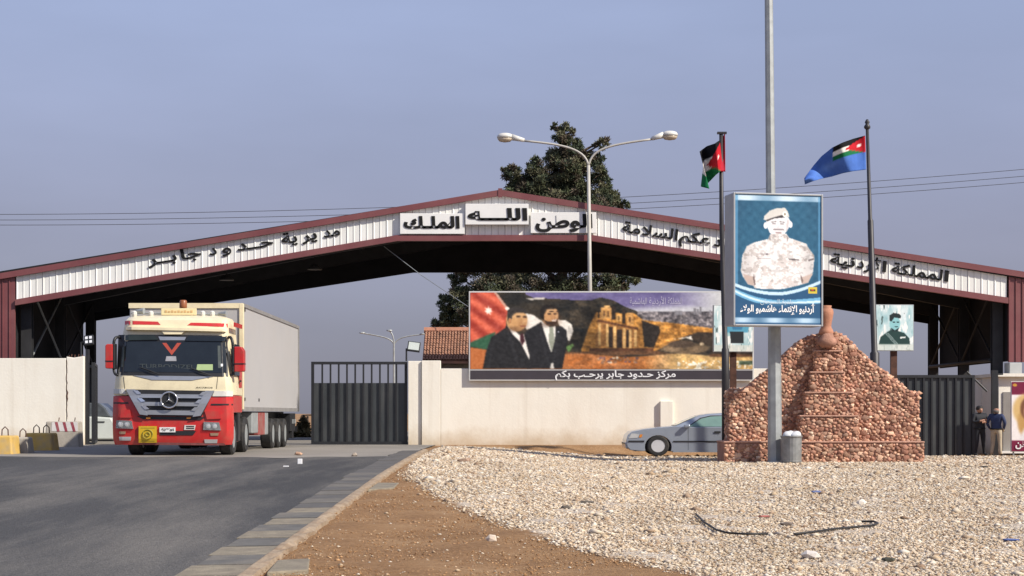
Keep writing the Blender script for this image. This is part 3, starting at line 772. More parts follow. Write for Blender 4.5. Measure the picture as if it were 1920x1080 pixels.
# city strip
cm = ((Y > 584) & (Y < 618) & (X > 1195)).astype(float)
pt.put(cm, (112, 106, 108)); pt.c += (cm * (n3 - .5))[..., None] * np.array([150, 140, 130])
for tx, tw, th in ((1300, 5, 9), (1306, 4, 7), (1311, 4, 11), (1265, 14, 4), (1330, 3, 5)): pt.put(((X > tx) & (X < tx + tw) & (Y > 586 - th) & (Y < 590)).astype(float), (120, 118, 122), 0)
# warm rock shelves
wr = pt.poly([(1090, 655), (1105, 610), (1118, 585), (1190, 588), (1206, 600), (1260, 605), (1340, 616), (1411, 620), (1411, 640), (1345, 632), (1290, 630), (1245, 650), (1225, 660), (1090, 662)])
pt.put(wr, (178, 122, 56)); pt.c += (wr * (n2 - .5))[..., None] * np.array([170, 130, 70])
for pl, cl in [([(1203, 600), (1236, 612), (1238, 622), (1226, 652), (1208, 650)], (40, 34, 30)), ([(1280, 632), (1310, 622), (1411, 628), (1411, 662), (1330, 668), (1335, 650)], (52, 42, 34)),
               ([(1120, 598), (1196, 614), (1196, 619), (1120, 603)], (92, 56, 34)), ([(1105, 652), (1225, 652), (1225, 661), (1105, 661)], (84, 52, 34)), ([(1060, 660), (1230, 657), (1260, 664), (1060, 668)], (96, 66, 44))]:
    pt.put(pt.poly(pl), cl)
# facade of columns and openings
pt.put(pt.poly([(1116, 650), (1121, 603), (1194, 618), (1198, 652)]), (158, 108, 58))
for x0, x1, y0, y1 in ((1121, 1126, 606, 648), (1136, 1141, 608, 650), (1150, 1155, 611, 652), (1168, 1173, 615, 652), (1179, 1184, 617, 652), (1189, 1194, 619, 650)):
    pt.put(((X > x0) & (X < x1) & (Y > y0) & (Y < y1)).astype(float), (216, 172, 108), 1)
for x0, x1, y0, y1 in ((1142, 1149, 613, 651), (1156.5, 1167, 617, 652), (1174, 1178.5, 619, 651), (1121, 1123.5, 582, 596), (1147, 1154, 574, 599), (1166, 1173, 580, 606)):
    pt.put(((X > x0) & (X < x1) & (Y > y0) & (Y < y1)).astype(float), (44, 34, 28), 1)
for x0, x1, y0, y1, cl in ((1127, 1146, 576, 597, (190, 140, 80)), (1155, 1165, 590, 602, (206, 158, 92)), (1175, 1188, 586, 610, (200, 146, 82)), (1133, 1144, 572, 576, (206, 160, 98))):
    pt.put(((X > x0) & (X < x1) & (Y > y0) & (Y < y1)).astype(float), cl, 1)
for x0, x1, y0, y1 in ((1131, 1134, 582, 593), (1139, 1142, 582, 593), (1159, 1162, 593, 600), (1179, 1183, 594, 604)):
    pt.put(((X > x0) & (X < x1) & (Y > y0) & (Y < y1)).astype(float), (96, 66, 40), 1)
# oval theatre
pt.put(pt.ell(1286, 653, 44, 10), (116, 96, 72)); pt.put(pt.ell(1278, 645, 26, 7), (74, 60, 48)); pt.put(pt.poly([(1262, 636), (1296, 630), (1299, 638), (1288, 634)]), (226, 220, 206)); pt.put(pt.ell(1316, 645, 4, 3), (216, 190, 150))
# sand foreground
sd = smooth((Y - 664 - 3 * np.sin(X / 30)) / 4)
sc_ = np.array([168, 102, 54]) * (1 - smooth((X - 1180) / 100))[..., None] + np.array([196, 160, 102]) * smooth((X - 1180) / 100)[..., None]
pt.c = pt.c * (1 - sd[..., None]) + sd[..., None] * (sc_ + (n1 - .5)[..., None] * 60)
pb = smooth((n3 - .55) / .1) * (X > 1270) * (Y > 676); pt.put(pb, (232, 224, 200), 0)
pt.put(((Y > 676) & (Y < 684) & (X > 1385)).astype(float), (72, 88, 66)); pt.put(((Y > 664) & (Y < 669) & (X > 1330)).astype(float), (92, 62, 40))
for q in range(26):
    cx, cy = random.uniform(1123, 1195), random.uniform(668, 682)
    pt.put(pt.ell(cx, cy, random.uniform(2, 4), random.uniform(1.5, 3)), random.choice([(120, 88, 84), (96, 70, 64), (214, 196, 170), (150, 110, 80)]), 0)
# flag drape behind the men
fl = pt.poly([(882, 548), (926, 548), (952, 580), (948, 614), (918, 640), (882, 642)])
st = .5 + .5 * np.sin((X * .75 - Y * 1.0) / 5.2 + 2 * pt.noise(60, 60, 9, 2))
pt.c = pt.c * (1 - fl[..., None]) + fl[..., None] * (np.array([148, 52, 40]) + st[..., None] * np.array([62, 46, 32]) + (n2 - .5)[..., None] * 30)
pt.put(pt.poly([(926, 548), (931, 548), (954, 578), (951, 582)]), (196, 150, 130)); pt.put(pt.ell(951, 578, 4, 3), (236, 226, 214), 0)
sp = []
for i in range(14):
    an = math.pi * i / 7 - math.pi / 2; r = 8.5 if i % 2 == 0 else 4.2
    sp.append((916 + r * math.cos(an), 582 + r * math.sin(an)))
pt.put(pt.poly(sp), (240, 226, 210))
pt.put(pt.poly([(882, 642), (918, 626), (930, 622), (914, 656), (882, 650)]), (44, 84, 60), 2); pt.put(pt.poly([(882, 651), (914, 656), (908, 692), (882, 692)]), (172, 98, 52))
pt.put(pt.poly([(985, 559), (1022, 557), (1020, 561), (995, 562)]), (200, 192, 180))
for pl in ([(984, 587), (1000, 590), (1016, 602), (1002, 613), (986, 618)], [(1044, 599), (1060, 600), (1072, 608), (1075, 620), (1068, 640), (1060, 634)]): pt.put(pt.poly(pl), (222, 216, 204))
pt.put(pt.poly([(1060, 650), (1074, 644), (1076, 648), (1066, 660)]), (96, 132, 72))
# second man
pt.put(pt.poly([(984, 622), (1000, 612), (1014, 604), (1036, 612), (1052, 611), (1062, 619), (1064, 640), (1054, 692), (988, 692)]), (31, 31, 34))
pt.put(pt.poly([(1014, 600), (1022, 606), (1031, 614), (1042, 611), (1041, 630), (1034, 662), (1026, 640), (1019, 618)]), (228, 224, 214)); pt.put(pt.poly([(1030, 613), (1037, 613), (1040, 640), (1034, 660), (1029, 640)]), (140, 144, 128))
pt.put(pt.poly([(1033, 682), (1037, 680), (1039, 692), (1031, 692)]), (206, 202, 192)); pt.put(pt.ell(1047, 622, 1.5, 1.5), (150, 150, 160), 0)
pt.put(pt.ell(1031, 591, 16, 19, .06), (186, 138, 92)); pt.put(pt.poly([(1013, 594), (1013, 580), (1020, 572), (1035, 571), (1047, 576), (1044, 579), (1026, 580), (1020, 590), (1020, 602)]), (26, 22, 20))
pt.put(pt.poly([(1019, 599), (1026, 602), (1034, 603), (1046, 597), (1045, 605), (1037, 611), (1025, 608)]), (34, 27, 24)); pt.put(pt.poly([(1034, 600), (1045, 597), (1042, 602), (1036, 603)]), (232, 222, 212), 0)
for q in ((1030, 588), (1041, 588)): pt.put(pt.ell(q[0], q[1], 4, 1.7), (56, 38, 28), 0)
pt.put(pt.ell(1043, 593, 3, 2), (206, 160, 112), 0)
# first man
pt.put(pt.poly([(905, 692), (911, 660), (921, 632), (944, 617), (952, 611), (976, 640), (990, 672), (994, 692)]), (30, 30, 32)); pt.put(pt.poly([(978, 627), (992, 640), (996, 692), (988, 692)]), (30, 30, 32))
pt.put(pt.poly([(951, 610), (960, 615), (974, 628), (982, 626), (993, 668), (992, 674), (976, 642), (962, 628)]), (228, 222, 212)); pt.put(pt.poly([(975, 626), (981, 625), (984, 640), (979, 648), (975, 638)]), (58, 26, 32))
pt.put(pt.ell(969, 600, 20, 21, .06), (194, 148, 98)); pt.put(pt.poly([(951, 598), (952, 582), (960, 576), (978, 577), (989, 584), (986, 587), (968, 586), (961, 592), (958, 604), (954, 606)]), (48, 44, 42))
for q in ((972, 595), (984, 595)): pt.put(pt.ell(q[0], q[1], 4, 1.6), (84, 58, 40), 0)
pt.put(pt.ell(981, 611, 6, 1.5), (130, 72, 56), 0); pt.put(pt.ell(985, 602, 3, 2.4), (214, 168, 116), 0); pt.put(pt.ell(956, 601, 3, 5), (172, 122, 80), 0)
mt_ = 1 + (pt.noise(16, 9, 41, 4) - .5)[..., None] * .75 * ((X > 1065) & (Y > hill))[..., None] + (pt.noise(3.2, 3.2, 43, 2) - .5)[..., None] * .45 * ((X > 1065) & (Y > hill + 2))[..., None]
pt.c = pt.c * mt_
for cx, cy, rx_, ry_, am in ((1130, 640, 50, 18, .25), (1110, 590, 16, 30, .35), (1205, 630, 14, 30, .3), (1240, 690, 170, 6, .15), (1095, 640, 30, 26, .3)): pt.c *= 1 - am * pt.ell(cx, cy, rx_, ry_, .6)[..., None]
for fx, fy in ((969, 600), (1031, 591)):                 # printed faces: cheek and jaw shading, collar, lapels
    pt.put(pt.ell(fx + 12, fy + 8, 9, 12, .7) * .35, (120, 76, 48), 1); pt.put(pt.ell(fx + 2, fy - 8, 9, 5, .7) * .4, (226, 186, 138), 1); pt.put(pt.ell(fx + 13, fy + 1, 2.5, 6, .6) * .45, (222, 180, 132), 1)
    pt.put(pt.ell(fx + 3, fy - 7.5, 4.5, 1.2, .5), (52, 38, 30), 0); pt.put(pt.ell(fx + 15, fy - 7, 3.5, 1.2, .5), (52, 38, 30), 0); pt.put(pt.ell(fx - 6, fy + 17, 12, 5, .7) * .5, (70, 44, 30), 1)
for l_ in ([(950, 616), (962, 640), (975, 690), (972, 690), (956, 645)], [(1012, 606), (1020, 640), (1034, 690), (1031, 690), (1014, 640)], [(1044, 612), (1046, 640), (1038, 680), (1036, 680), (1042, 640)], [(925, 640), (918, 692), (915, 692), (920, 650)]): pt.put(pt.poly(l_) * .4, (50, 50, 54), 2)
pt.c += (pt.noise(4, 3, 17, 2) - .5)[..., None] * 26
for k_ in range(3): pt.c[..., k_] = pt.blur(pt.c[..., k_], 1)
pt.c = np.clip(pt.c, 0, 300) * 1.08 + 7
MB().pbox(879, 1413.5, 546, 714, 51.725, 51.80).build('backing_board', mat('frame_metal', (.62, .61, .58), .5, .2, var=.05), bb, bevel=.01)
pt.panel('print', P(882, 548.5, 51.715), P(1411, 548.5, 51.715), P(1411, 692, 51.715), P(882, 692, 51.715), M['print'], bb)
MB().pbox(882, 1411, 694.5, 711, 51.715, 51.724).build('caption_band', mat('caption_dark', (.048, .040, .048), .5, var=.1), bb)
put_text('مركز حـدود جابر يرحـب بكم', P(1041, 706.5, 51.708), P(1267, 706.5, 51.708), (0, 0, 1), 16.5 * 51.5 / F0, (0, -1, 0), M['white_print'], bb, bold=.022)
for w_, xa, xb in (('الهاشمية', 1181, 1213), ('الأردنية', 1217, 1248), ('المملكة', 1252, 1279)): put_text(w_, P(xa, 570, 51.708), P(xb, 570, 51.708), (0, 0, 1), 17 * 51.5 / F0, (0, -1, 0), mat('lilac_print', (.50, .47, .60), .5), bb, bold=0)

# ================================================================== the two flood lights by the gates
def flood(px, py, d_, base_y, label, w, h, lens_m, tilt):
    c = P(px, py, d_)
    r = thing('flood_light', label, 'flood light', (c.x - .3, c.y, P(0, base_y, d_).z), 'flood lights on the gate walls')
    MB().tube([P(px - 14 * (1 if tilt < 0 else 1), base_y, d_), P(px - 14, py + 5, d_), P(px - 4, py + 4, d_)], .035, 6).build('bracket', M['gate'], r)
    R = Matrix.Rotation(tilt, 3, 'Y') @ Matrix.Rotation(math.radians(-20), 3, 'X')
    def bx(x0, x1, y0, y1, z0, z1):
        b = MB(); b.box(x0, x1, y0, y1, z0, z1); b.v = [tuple(c + R @ Vector(q)) for q in b.v]; return b
    bx(-w / 2, w / 2, 0, .12, -h / 2, h / 2).build('housing', M['gate'], r, bevel=.01)
    if lens_m == 'led':
        for i in (-1, 1):
            for j in (-1, 1): bx(i * w * .22 - w * .14, i * w * .22 + w * .14, -.015, -.001, j * h * .22 - h * .14, j * h * .22 + h * .14).build('lens', mat('led_lens', (.75, .76, .78), .25, var=.02), r)
    else: bx(-w * .42, w * .42, -.012, -.001, -h * .4, h * .4).build('lens', mat('flood_glass', (.50, .54, .50), .2, var=.05), r)
flood(166, 637, 52, 668, 'black flood light with four lenses on the left wall end', .34, .36, 'led', -.12)
flood(776, 649, 52.1, 677, 'flood light with pale glass on the pier right of the barred gate', .46, .36, 'glass', .13)

# ================================================================== double arm lamp post
lp = thing('lamp_post', 'pale lamp post with two curved arms and oval heads behind the billboard', 'street lamp', (P(1106, 0, 54.72).x, U(54.72), GZ(2.9, 54)))
zb = GZ(2.9, 54) - .1
MB().tube([(P(1106, 0, 54.72).x, U(54.72), zb), P(1106, 545, 54.72), P(1103.5, 310, 54.72)], [.12, .085, .062], 10).build('pole', M['pole_paint'], lp, smooth=True)
def curve_pts(ctrl, n=14):
    c = [Vector(q) for q in ctrl]; out = []
    for i in range(n + 1):
        t = i / n; pts = c[:]
        while len(pts) > 1: pts = [p.lerp(q, t) for p, q in zip(pts[:-1], pts[1:])]
        out.append(pts[0])
    return out
for s, end, hd in ((-1, (983, 264), (933, 258, 983)), (1, (1222, 261), (1270, 254, 1222))):
    a = curve_pts([P(1103.5, 312, 54.72), P(1100 if s < 0 else 1107, 288, 54.72), P(1080 if s < 0 else 1122, 274, 54.72), P(1035 if s < 0 else 1165, 269, 54.72), P(end[0], end[1], 54.72)])
    MB().tube(a, .042, 8).build('arm', M['pole_paint'], lp, smooth=True)
    x0, yc, x1 = hd
    neck = (P(x1, end[1] - 1, 54.72), P(x0 - s * 26, yc - 1, 54.72))
    hh = MB(); hh.tube([neck[0], neck[0].lerp(neck[1], .5), neck[1]], [.075, .10, .13], 10)
    cx = x0 - s * 14; cc = P(cx, yc, 54.72)
    prof = [(.02, .17), (.14, .165), (.24, .13), (.29, .06), (.29, -.02)]
    hh.lathe(cc, prof, 18, sq=(1.05, .8))
    h_ = hh.build('lamp_head', M['lamp_white'], lp, smooth=True)
    q = MB(); q.lathe(cc, [(.27, -.021), (.27, -.07), (.2, -.15), (.05, -.18)], 18, sq=(1.05, .8)); q.build('lens', M['lamp_glass'], h_, smooth=True)

# ================================================================== tall post with the light box poster
pp = thing('advertising_pole', 'tall grey pole carrying the big blue soldier poster box', 'pole', (P(1453, 0, 42.3).x, U(42.3), GZ(7.7, 42.3)))
b = MB(); zb = GZ(7.7, 42.3) - .05
b.tube([(P(1453, 0, 42.6).x, U(42.6), zb), P(1452, 612, 42.6), P(1445, 360, 42.6), P(1440, -160, 42.6)], [.215, .19, .14, .115], 8); b.build('shaft', M['galv'], pp)
for zq, rr_ in ((1.9, .225), ): MB().lathe((P(1452.5, 0, 42.3).x, U(42.3), zb), [(.27, .05), (.27, .09), (.22, .1)], 8).build('base_plate', M['galv'], pp)
TH = math.radians(12)
fc = P(1459.5, 487, 41.7); hw = (1546 - 1373) / 2 * 41.7 / F0 / math.cos(TH); hh_ = (611 - 363) / 2 * 41.7 / F0
ax = Vector((math.cos(TH), math.sin(TH), 0)); an = Vector((math.sin(TH), -math.cos(TH), 0))     # across the face; out of the face (towards camera and right)
def LB(u, v, w): return fc + ax * u + Vector((0, 0, v)) + an * w
def lbox(u0, u1, v0, v1, w0, w1):
    b = MB(); b.add([LB(u0, v0, w1), LB(u1, v0, w1), LB(u1, v0, w0), LB(u0, v0, w0), LB(u0, v1, w1), LB(u1, v1, w1), LB(u1, v1, w0), LB(u0, v1, w0)],
                    [(0, 3, 2, 1), (4, 5, 6, 7), (0, 1, 5, 4), (1, 2, 6, 5), (2, 3, 7, 6), (3, 0, 4, 7)]); return b
M['alu'] = mat('box_aluminium', (.36, .37, .38), .45, .3, var=.08, dirt=(.3, .29, .27), dirt_amt=.3)
lbox(-hw, hw, -hh_, hh_, -.80, -.02).build('light_box', M['alu'], pp, bevel=.02)
for (u0, u1, v0, v1) in ((-hw - .005, -hw + .05, -hh_ - .005, hh_ + .005), (hw - .05, hw + .005, -hh_ - .005, hh_ + .005), (-hw + .051, hw - .051, hh_ - .04, hh_ + .005), (-hw + .051, hw - .051, -hh_ - .005, -hh_ + .04)):
    lbox(u0, u1, v0, v1, -.019, .02).build('frame', M['alu'], pp, bevel=.01)
pt = Paint(0, 156, 0, 240, 1.0)
X, Y = pt.X, pt.Y
SX = lambda zx: (zx - 205) / (790 - 205) * 156
SY = lambda zy: (zy - 95) / (955 - 95) * 240
def SP(l): return [(SX(a), SY(b_)) for a, b_ in l]
gr = pt.ell(78, 95, 110, 150, .5)
pt.c[:] = np.array([24, 50, 78]) + gr[..., None] * np.array([16, 42, 44])
pt.c += (np.sin(X / 3.4) * np.sin(Y / 3.4))[..., None] * 5 + (pt.noise(5, 5, 4, 2) - .5)[..., None] * 14
pt.put(smooth((SY(140) - Y) / 3), (62, 112, 150)); pt.put((np.abs(Y - SY(120)) < 5).astype(float) * (.75 + .25 * np.sin(X / 12)), (206, 226, 240), 2)
for x_ in (SX(212), SX(783)): pt.put((np.abs(X - x_) < 3.2).astype(float) * .7, (92, 150, 190), 1)
pt.put(pt.poly(SP([(415, 262), (418, 300), (440, 348), (468, 372), (522, 370), (552, 340), (572, 305), (582, 270), (565, 240), (430, 252)])), (236, 234, 236))
pt.put(pt.ell(SX(412), SY(300), 3.5, 6), (232, 230, 232), 0); pt.put(pt.ell(SX(581), SY(290), 3.5, 6), (232, 230, 232), 0)
body = pt.poly(SP([(445, 355), (430, 388), (330, 415), (285, 440), (255, 500), (245, 600), (258, 640), (292, 690), (330, 700), (338, 716), (430, 722), (530, 718), (640, 692), (700, 672), (735, 600), (745, 495), (700, 437), (690, 415), (572, 378), (552, 350)]))
cam_n = pt.noise(9, 7, 8, 3)
pt.put(body, (234, 230, 228)); pt.c -= (body * smooth((cam_n - .54) / .10))[..., None] * np.array([24, 28, 30]); pt.c -= (body * smooth((pt.noise(6, 5, 12, 2) - .6) / .1))[..., None] * 26; pt.c -= (body * smooth((np.abs(X - 78) - 34) / 22))[..., None] * 26
for pl, cl in [([(258, 622), (330, 640), (335, 700), (292, 690)], (190, 170, 160)), ([(655, 640), (735, 610), (700, 672), (662, 684)], (196, 176, 166)), ([(440, 360), (448, 400), (432, 390)], (150, 140, 140)), ([(552, 360), (558, 408), (568, 380)], (150, 140, 140)),
               ([(566, 514), (640, 520), (640, 528), (570, 524)], (92, 84, 86)), ([(350, 488), (440, 486), (440, 490), (350, 492)], (150, 140, 140)), ([(350, 518), (448, 516), (448, 520), (350, 522)], (160, 150, 150)), ([(700, 520), (740, 510), (742, 520), (702, 532)], (110, 100, 100)),
               ([(333, 620), (345, 690), (336, 700), (326, 650)], (120, 104, 100)), ([(650, 620), (668, 660), (660, 682), (652, 660)], (120, 104, 100)), ([(412, 484), (430, 484), (430, 494), (412, 494)], (110, 100, 104))]:
    pt.put(pt.poly(SP(pl)), cl, 1)
pt.put(pt.poly(SP([(398, 262), (404, 236), (438, 202), (488, 183), (542, 180), (562, 200), (574, 240), (540, 242), (470, 246), (424, 266)])), (212, 208, 202)); pt.put(pt.poly(SP([(408, 266), (468, 244), (530, 226), (540, 244), (470, 252), (424, 272)])), (70, 64, 66))
pt.put(pt.ell(SX(543), SY(222), 4.5, 5.5), (240, 238, 232), 0); pt.put(pt.ell(SX(543), SY(222), 1.8, 2.4), (150, 140, 120), 0)
for pl, cl in [([(450, 272), (484, 270), (484, 276), (450, 279)], (120, 112, 112)), ([(508, 270), (542, 272), (542, 279), (508, 276)], (120, 112, 112)), ([(455, 285), (481, 284), (481, 290), (455, 291)], (134, 126, 128)), ([(511, 284), (537, 285), (537, 291), (511, 290)], (134, 126, 128)), ([(556, 262), (572, 262), (566, 310), (548, 340), (552, 300)], (206, 198, 198)), ([(476, 342), (522, 342), (516, 350), (482, 350)], (172, 150, 150)), ([(466, 320), (532, 320), (542, 330), (500, 328), (460, 330)], (150, 140, 142)), ([(492, 300), (502, 300), (506, 314), (488, 314)], (218, 212, 214)), ([(450, 358), (500, 376), (548, 354), (520, 372), (470, 372)], (164, 158, 160))]:
    pt.put(pt.poly(SP(pl)), cl, 1)
def swoosh(ya, yb, yc, th, col):
    yy = np.interp(X, np.linspace(0, 156, 13), [SY(ya + (yb - ya) * (1 - (1 - t * 2) ** 2) if t < .5 else yb + (yc - yb) * ((t - .5) * 2) ** 1.6) for t in np.linspace(0, 1, 13)])
    return ((Y > yy) & (Y < yy + th))
pt.put((Y > np.interp(X, [0, 50, 90, 156], [SY(690), SY(735), SY(735), SY(660)])).astype(float), (34, 80, 118), 1)
pt.put(swoosh(684, 740, 655, 6, 0).astype(float), (196, 222, 238), 1); pt.put(swoosh(718, 792, 770, 11, 0).astype(float), (112, 172, 208), 1); pt.put(swoosh(728, 805, 790, 4, 0).astype(float), (206, 230, 242), 1)
pt.put(((X > SX(700)) & (X < SX(762)) & (Y > SY(702)) & (Y < SY(745))).astype(float), (206, 184, 66), 0); pt.put(((X > SX(712)) & (X < SX(750)) & (Y > SY(716)) & (Y < SY(730))).astype(float), (60, 66, 44), 0); pt.put(pt.ell(SX(731), SY(722), 2.5, 1.6), (190, 60, 50), 0)
pt.put((Y > SY(815)).astype(float) * .8, (38, 82, 120), 2); pt.put((np.abs(Y - SY(926)) < 4.2).astype(float) * (.7 + .3 * np.sin(X / 9)), (186, 212, 232), 2)
pt.panel('poster', LB(-hw + .045, hh_ - .035, -.012), LB(hw - .045, hh_ - .035, -.012), LB(hw - .045, -hh_ + .035, -.012), LB(-hw + .045, -hh_ + .035, -.012), M['print'], pp)
def lbtext(s, u0, u1, v, em, bold, m):
    put_text(s, LB(-hw + 2 * hw * u0, hh_ - 2 * hh_ * v, -.006), LB(-hw + 2 * hw * u1, hh_ - 2 * hh_ * v, -.006), (0, 0, 1), em * 41.7 / F0, an, m, pp, bold=bold)
lbtext('أردنيو الإنتماء هاشميو الولاء', .075, .915, .893, 17, .03, M['white_print'])
lbtext('بلدية السرحان', .30, .66, .832, 12, .0, mat('pale_blue_print', (.50, .60, .68), .5))
for dz in (.35, -.35):
    lbox(-.3, .3, dz * 2 - .04, dz * 2 + .04, -.88, -.801).build('clamp', M['galv'], pp)

# ================================================================== small posters on posts
def small_poster(px0, px1, py0, py1, d_, label, yaw, painter, postx, m_post):
    cx = (px0 + px1) / 2; c = P(cx, (py0 + py1) / 2, d_); hw_ = (px1 - px0) / 2 * d_ / F0 / math.cos(yaw); h2 = (py1 - py0) / 2 * d_ / F0
    x_ = P(postx, 0, d_).x
    r = thing('poster_stand', label, 'poster', (x_, U(d_) + .06, GZ(x_, d_)), 'small faded posters on posts')
    a_ = Vector((math.cos(yaw), math.sin(yaw), 0)); n_ = Vector((math.sin(yaw), -math.cos(yaw), 0))
    Q = lambda u, v, w: c + a_ * u + Vector((0, 0, v)) + n_ * w
    b = MB(); b.add([Q(-hw_, -h2, 0), Q(hw_, -h2, 0), Q(hw_, -h2, -.1), Q(-hw_, -h2, -.1), Q(-hw_, h2, 0), Q(hw_, h2, 0), Q(hw_, h2, -.1), Q(-hw_, h2, -.1)],
                    [(0, 3, 2, 1), (4, 5, 6, 7), (0, 1, 5, 4), (1, 2, 6, 5), (2, 3, 7, 6), (3, 0, 4, 7)])
    b.build('board', M['alu'], r, bevel=.008)
    pt = Paint(0, 78, 0, 88, .9); painter(pt)
    e = .006
    pt.panel('print', Q(-hw_ + .02, h2 - .02, e), Q(hw_ - .02, h2 - .02, e), Q(hw_ - .02, -h2 + .02, e), Q(-hw_ + .02, -h2 + .02, e), M['print'], r)
    MB().box(x_ - .10, x_ + .10, U(d_) + .13, U(d_) + .26, GZ(x_, d_) - .1, c.z + .2).build('post', m_post, r)
def weather(pt, seed):
    n = pt.noise(10, 26, seed, 4)
    pt.c[:] = (196, 216, 218); pt.c += (n - .5)[..., None] * np.array([150, 90, 80])
    pt.put(smooth((pt.noise(7, 22, seed + 3, 3) - .58) / .1), (240, 240, 236), 0)
    pt.put(smooth((pt.noise(5, 16, seed + 5, 3) - .68) / .08), (92, 110, 110), 0)
def paint_left(pt):
    weather(pt, 21)
    pt.put(pt.poly([(22, 32), (72, 34), (68, 52), (26, 52)]), (88, 158, 186), 2); pt.put(pt.poly([(34, 36), (60, 36), (56, 46), (38, 46)]), (60, 120, 160), 1)
    pt.put(pt.poly([(32, 50), (60, 50), (60, 72), (34, 72)]), (40, 44, 48), 1); pt.put((pt.Y > 76).astype(float) * .7, (214, 214, 204), 1)
def paint_right(pt):
    weather(pt, 33)
    pt.put(pt.poly([(8, 78), (12, 62), (26, 52), (33, 48), (46, 50), (60, 54), (70, 64), (72, 78)]), (34, 62, 60), 1)
    pt.put(pt.ell(41, 36, 11, 15, .1), (142, 196, 200), 1); pt.put(pt.poly([(30, 30), (30, 20), (38, 15), (50, 17), (54, 22), (52, 26), (40, 24), (34, 32)]), (28, 40, 42), 1)
    pt.put(pt.poly([(33, 44), (41, 49), (50, 43), (46, 52), (36, 52)]), (28, 44, 46), 1)
    for ex in (39, 47): pt.put(pt.ell(ex, 33, 3, 1.3), (30, 50, 52), 0)
    pt.put(pt.ell(44, 42, 4, 1.2), (60, 96, 98), 0)
    for k_ in range(3): pt.put(pt.poly([(20 + k_ * 3, 54), (22 + k_ * 3, 54), (42 + k_ * 3, 76), (40 + k_ * 3, 76)]), (120, 140, 138), 0)
    pt.put(pt.poly([(52, 62), (62, 61), (62, 64), (52, 65)]), (214, 220, 216), 0); pt.put((pt.Y > 76).astype(float) * .8, (206, 212, 204), 2)
small_poster(1337, 1413, 572, 660, 45.4, 'faded pale blue poster half hidden behind the big soldier poster', .12, paint_left, 1376, M['rust'])
small_poster(1638, 1714, 571, 658, 45.6, 'small weathered poster of a man in dark green right of the monument', .08, paint_right, 1678, M['rust'])

# ================================================================== flag poles and flags
def flag_pole(pts, rads, label, cap):
    b = MB(); x, d_ = pts[0][0], pts[0][2]
    X0 = P(x, 0, d_).x
    r = thing('flag_pole', label, 'flag pole', (X0, U(d_), GZ(X0, d_)), 'flag poles behind the monument')
    b.tube([(X0, U(d_), GZ(X0, d_) - .1)] + [P(*q) for q in pts[1:]], rads, 10); b.build('shaft', M['pole_dark'], r, smooth=True)
    t = P(*pts[-1])
    if cap == 'wide': MB().box(t.x - .12, t.x + .17, t.y - .08, t.y + .08, t.z - .02, t.z + .04).build('cap', M['pole_dark'], r)
    else:
        MB().lathe(t, [(.05, -.05), (.10, 0), (.10, .06), (.05, .12), (.08, .18), (.03, .27)], 10).build('finial', M['pole_dark'], r, smooth=True)
    return r
f1 = flag_pole([(1361, 0, 44.95), (1360, 655, 44.95), (1359.6, 652, 44.95), (1353, 420, 44.95), (1352, 250, 44.95)], [.13, .12, .09, .075, .06], 'dark flag pole left of the soldier poster with the striped national flag', 'wide')
f2 = flag_pole([(1641, 0, 44.95), (1640, 662, 44.95), (1639.5, 659, 44.95), (1632, 414, 44.95), (1631.5, 411, 44.95), (1626, 240, 44.95)], [.16, .15, .10, .095, .065, .05], 'dark flag pole right of the soldier poster with the blue flag', 'finial')
def cloth(name, top, bot, nu, nv, wave, d_, colour, label, cat, ph):
    top, bot = np.array(top, float), np.array(bot, float)
    tu = np.linspace(0, 1, len(top)); bu = np.linspace(0, 1, len(bot))
    V = []; C = []
    for j in range(nv + 1):
        for i in range(nu + 1):
            u, v = i / nu, j / nv
            x = np.interp(u, tu, top[:, 0]) * (1 - v) + np.interp(u, bu, bot[:, 0]) * v
            y = np.interp(u, tu, top[:, 1]) * (1 - v) + np.interp(u, bu, bot[:, 1]) * v
            dd = d_ + wave * min(1, u * 3) * math.sin(u * 9 + v * 2.2 + ph) * .25 + .05 * math.sin(v * 7 + u * 15) * u
            V.append(P(x, y, dd)); C.append(lin(colour(u, v)))
    o0 = P(top[0][0], top[0][1], d_)
    q = [(j * (nu + 1) + i, j * (nu + 1) + i + 1, (j + 1) * (nu + 1) + i + 1, (j + 1) * (nu + 1) + i) for j in range(nv) for i in range(nu)]
    me = np_mesh(name, np.array([v - o0 for v in V]), q, M['cloth'], np.array(C), smooth=True)
    o = link(name, me, None, o0)
    s = o.modifiers.new('thickness', 'SOLIDIFY'); s.thickness = .008
    return tag(o, label, cat, 'flags on the poles')
def nat(u, v):
    tri = u < .62 * (1 - abs(v - .5) * 2)
    if tri: return (236, 222, 216) if (u - .17) ** 2 * 2.5 + (v - .5) ** 2 < .004 else (176, 26, 38)
    return (16, 16, 18) if v < .34 else (226, 222, 214) if v < .66 else (22, 104, 62)
def f1c(u, v):
    if u < .18: return (170, 40, 56)
    return nat((u - .18) / .82, v)
cloth('flag', [(1359, 250), (1351, 262), (1340, 269), (1325, 274), (1312, 284)], [(1360, 322), (1351, 321), (1342, 328), (1328, 343), (1314, 350), (1330, 354)], 34, 22, .9, 44.9, f1c, 'black white green and red flag hanging from the left flag pole', 'flag', .4)
def f2c(u, v):
    if u < .50 and v < .50:
        return nat(u / .50, v / .50)
    k_ = math.exp(-((u - .55) ** 2 * 30 + (v - .62) ** 2 * 30))
    return (70 + 34 * k_, 106 + 34 * k_, 178 + 20 * k_)
cloth('flag', [(1622, 254), (1600, 260), (1580, 267), (1560, 277), (1540, 293), (1524, 312), (1508, 334)], [(1624, 318), (1600, 321), (1580, 325), (1560, 331), (1540, 335), (1524, 340), (1509, 346)], 40, 26, 1.1, 44.9, f2c, 'blue flag with a small striped corner flying from the right flag pole', 'flag', 1.2)

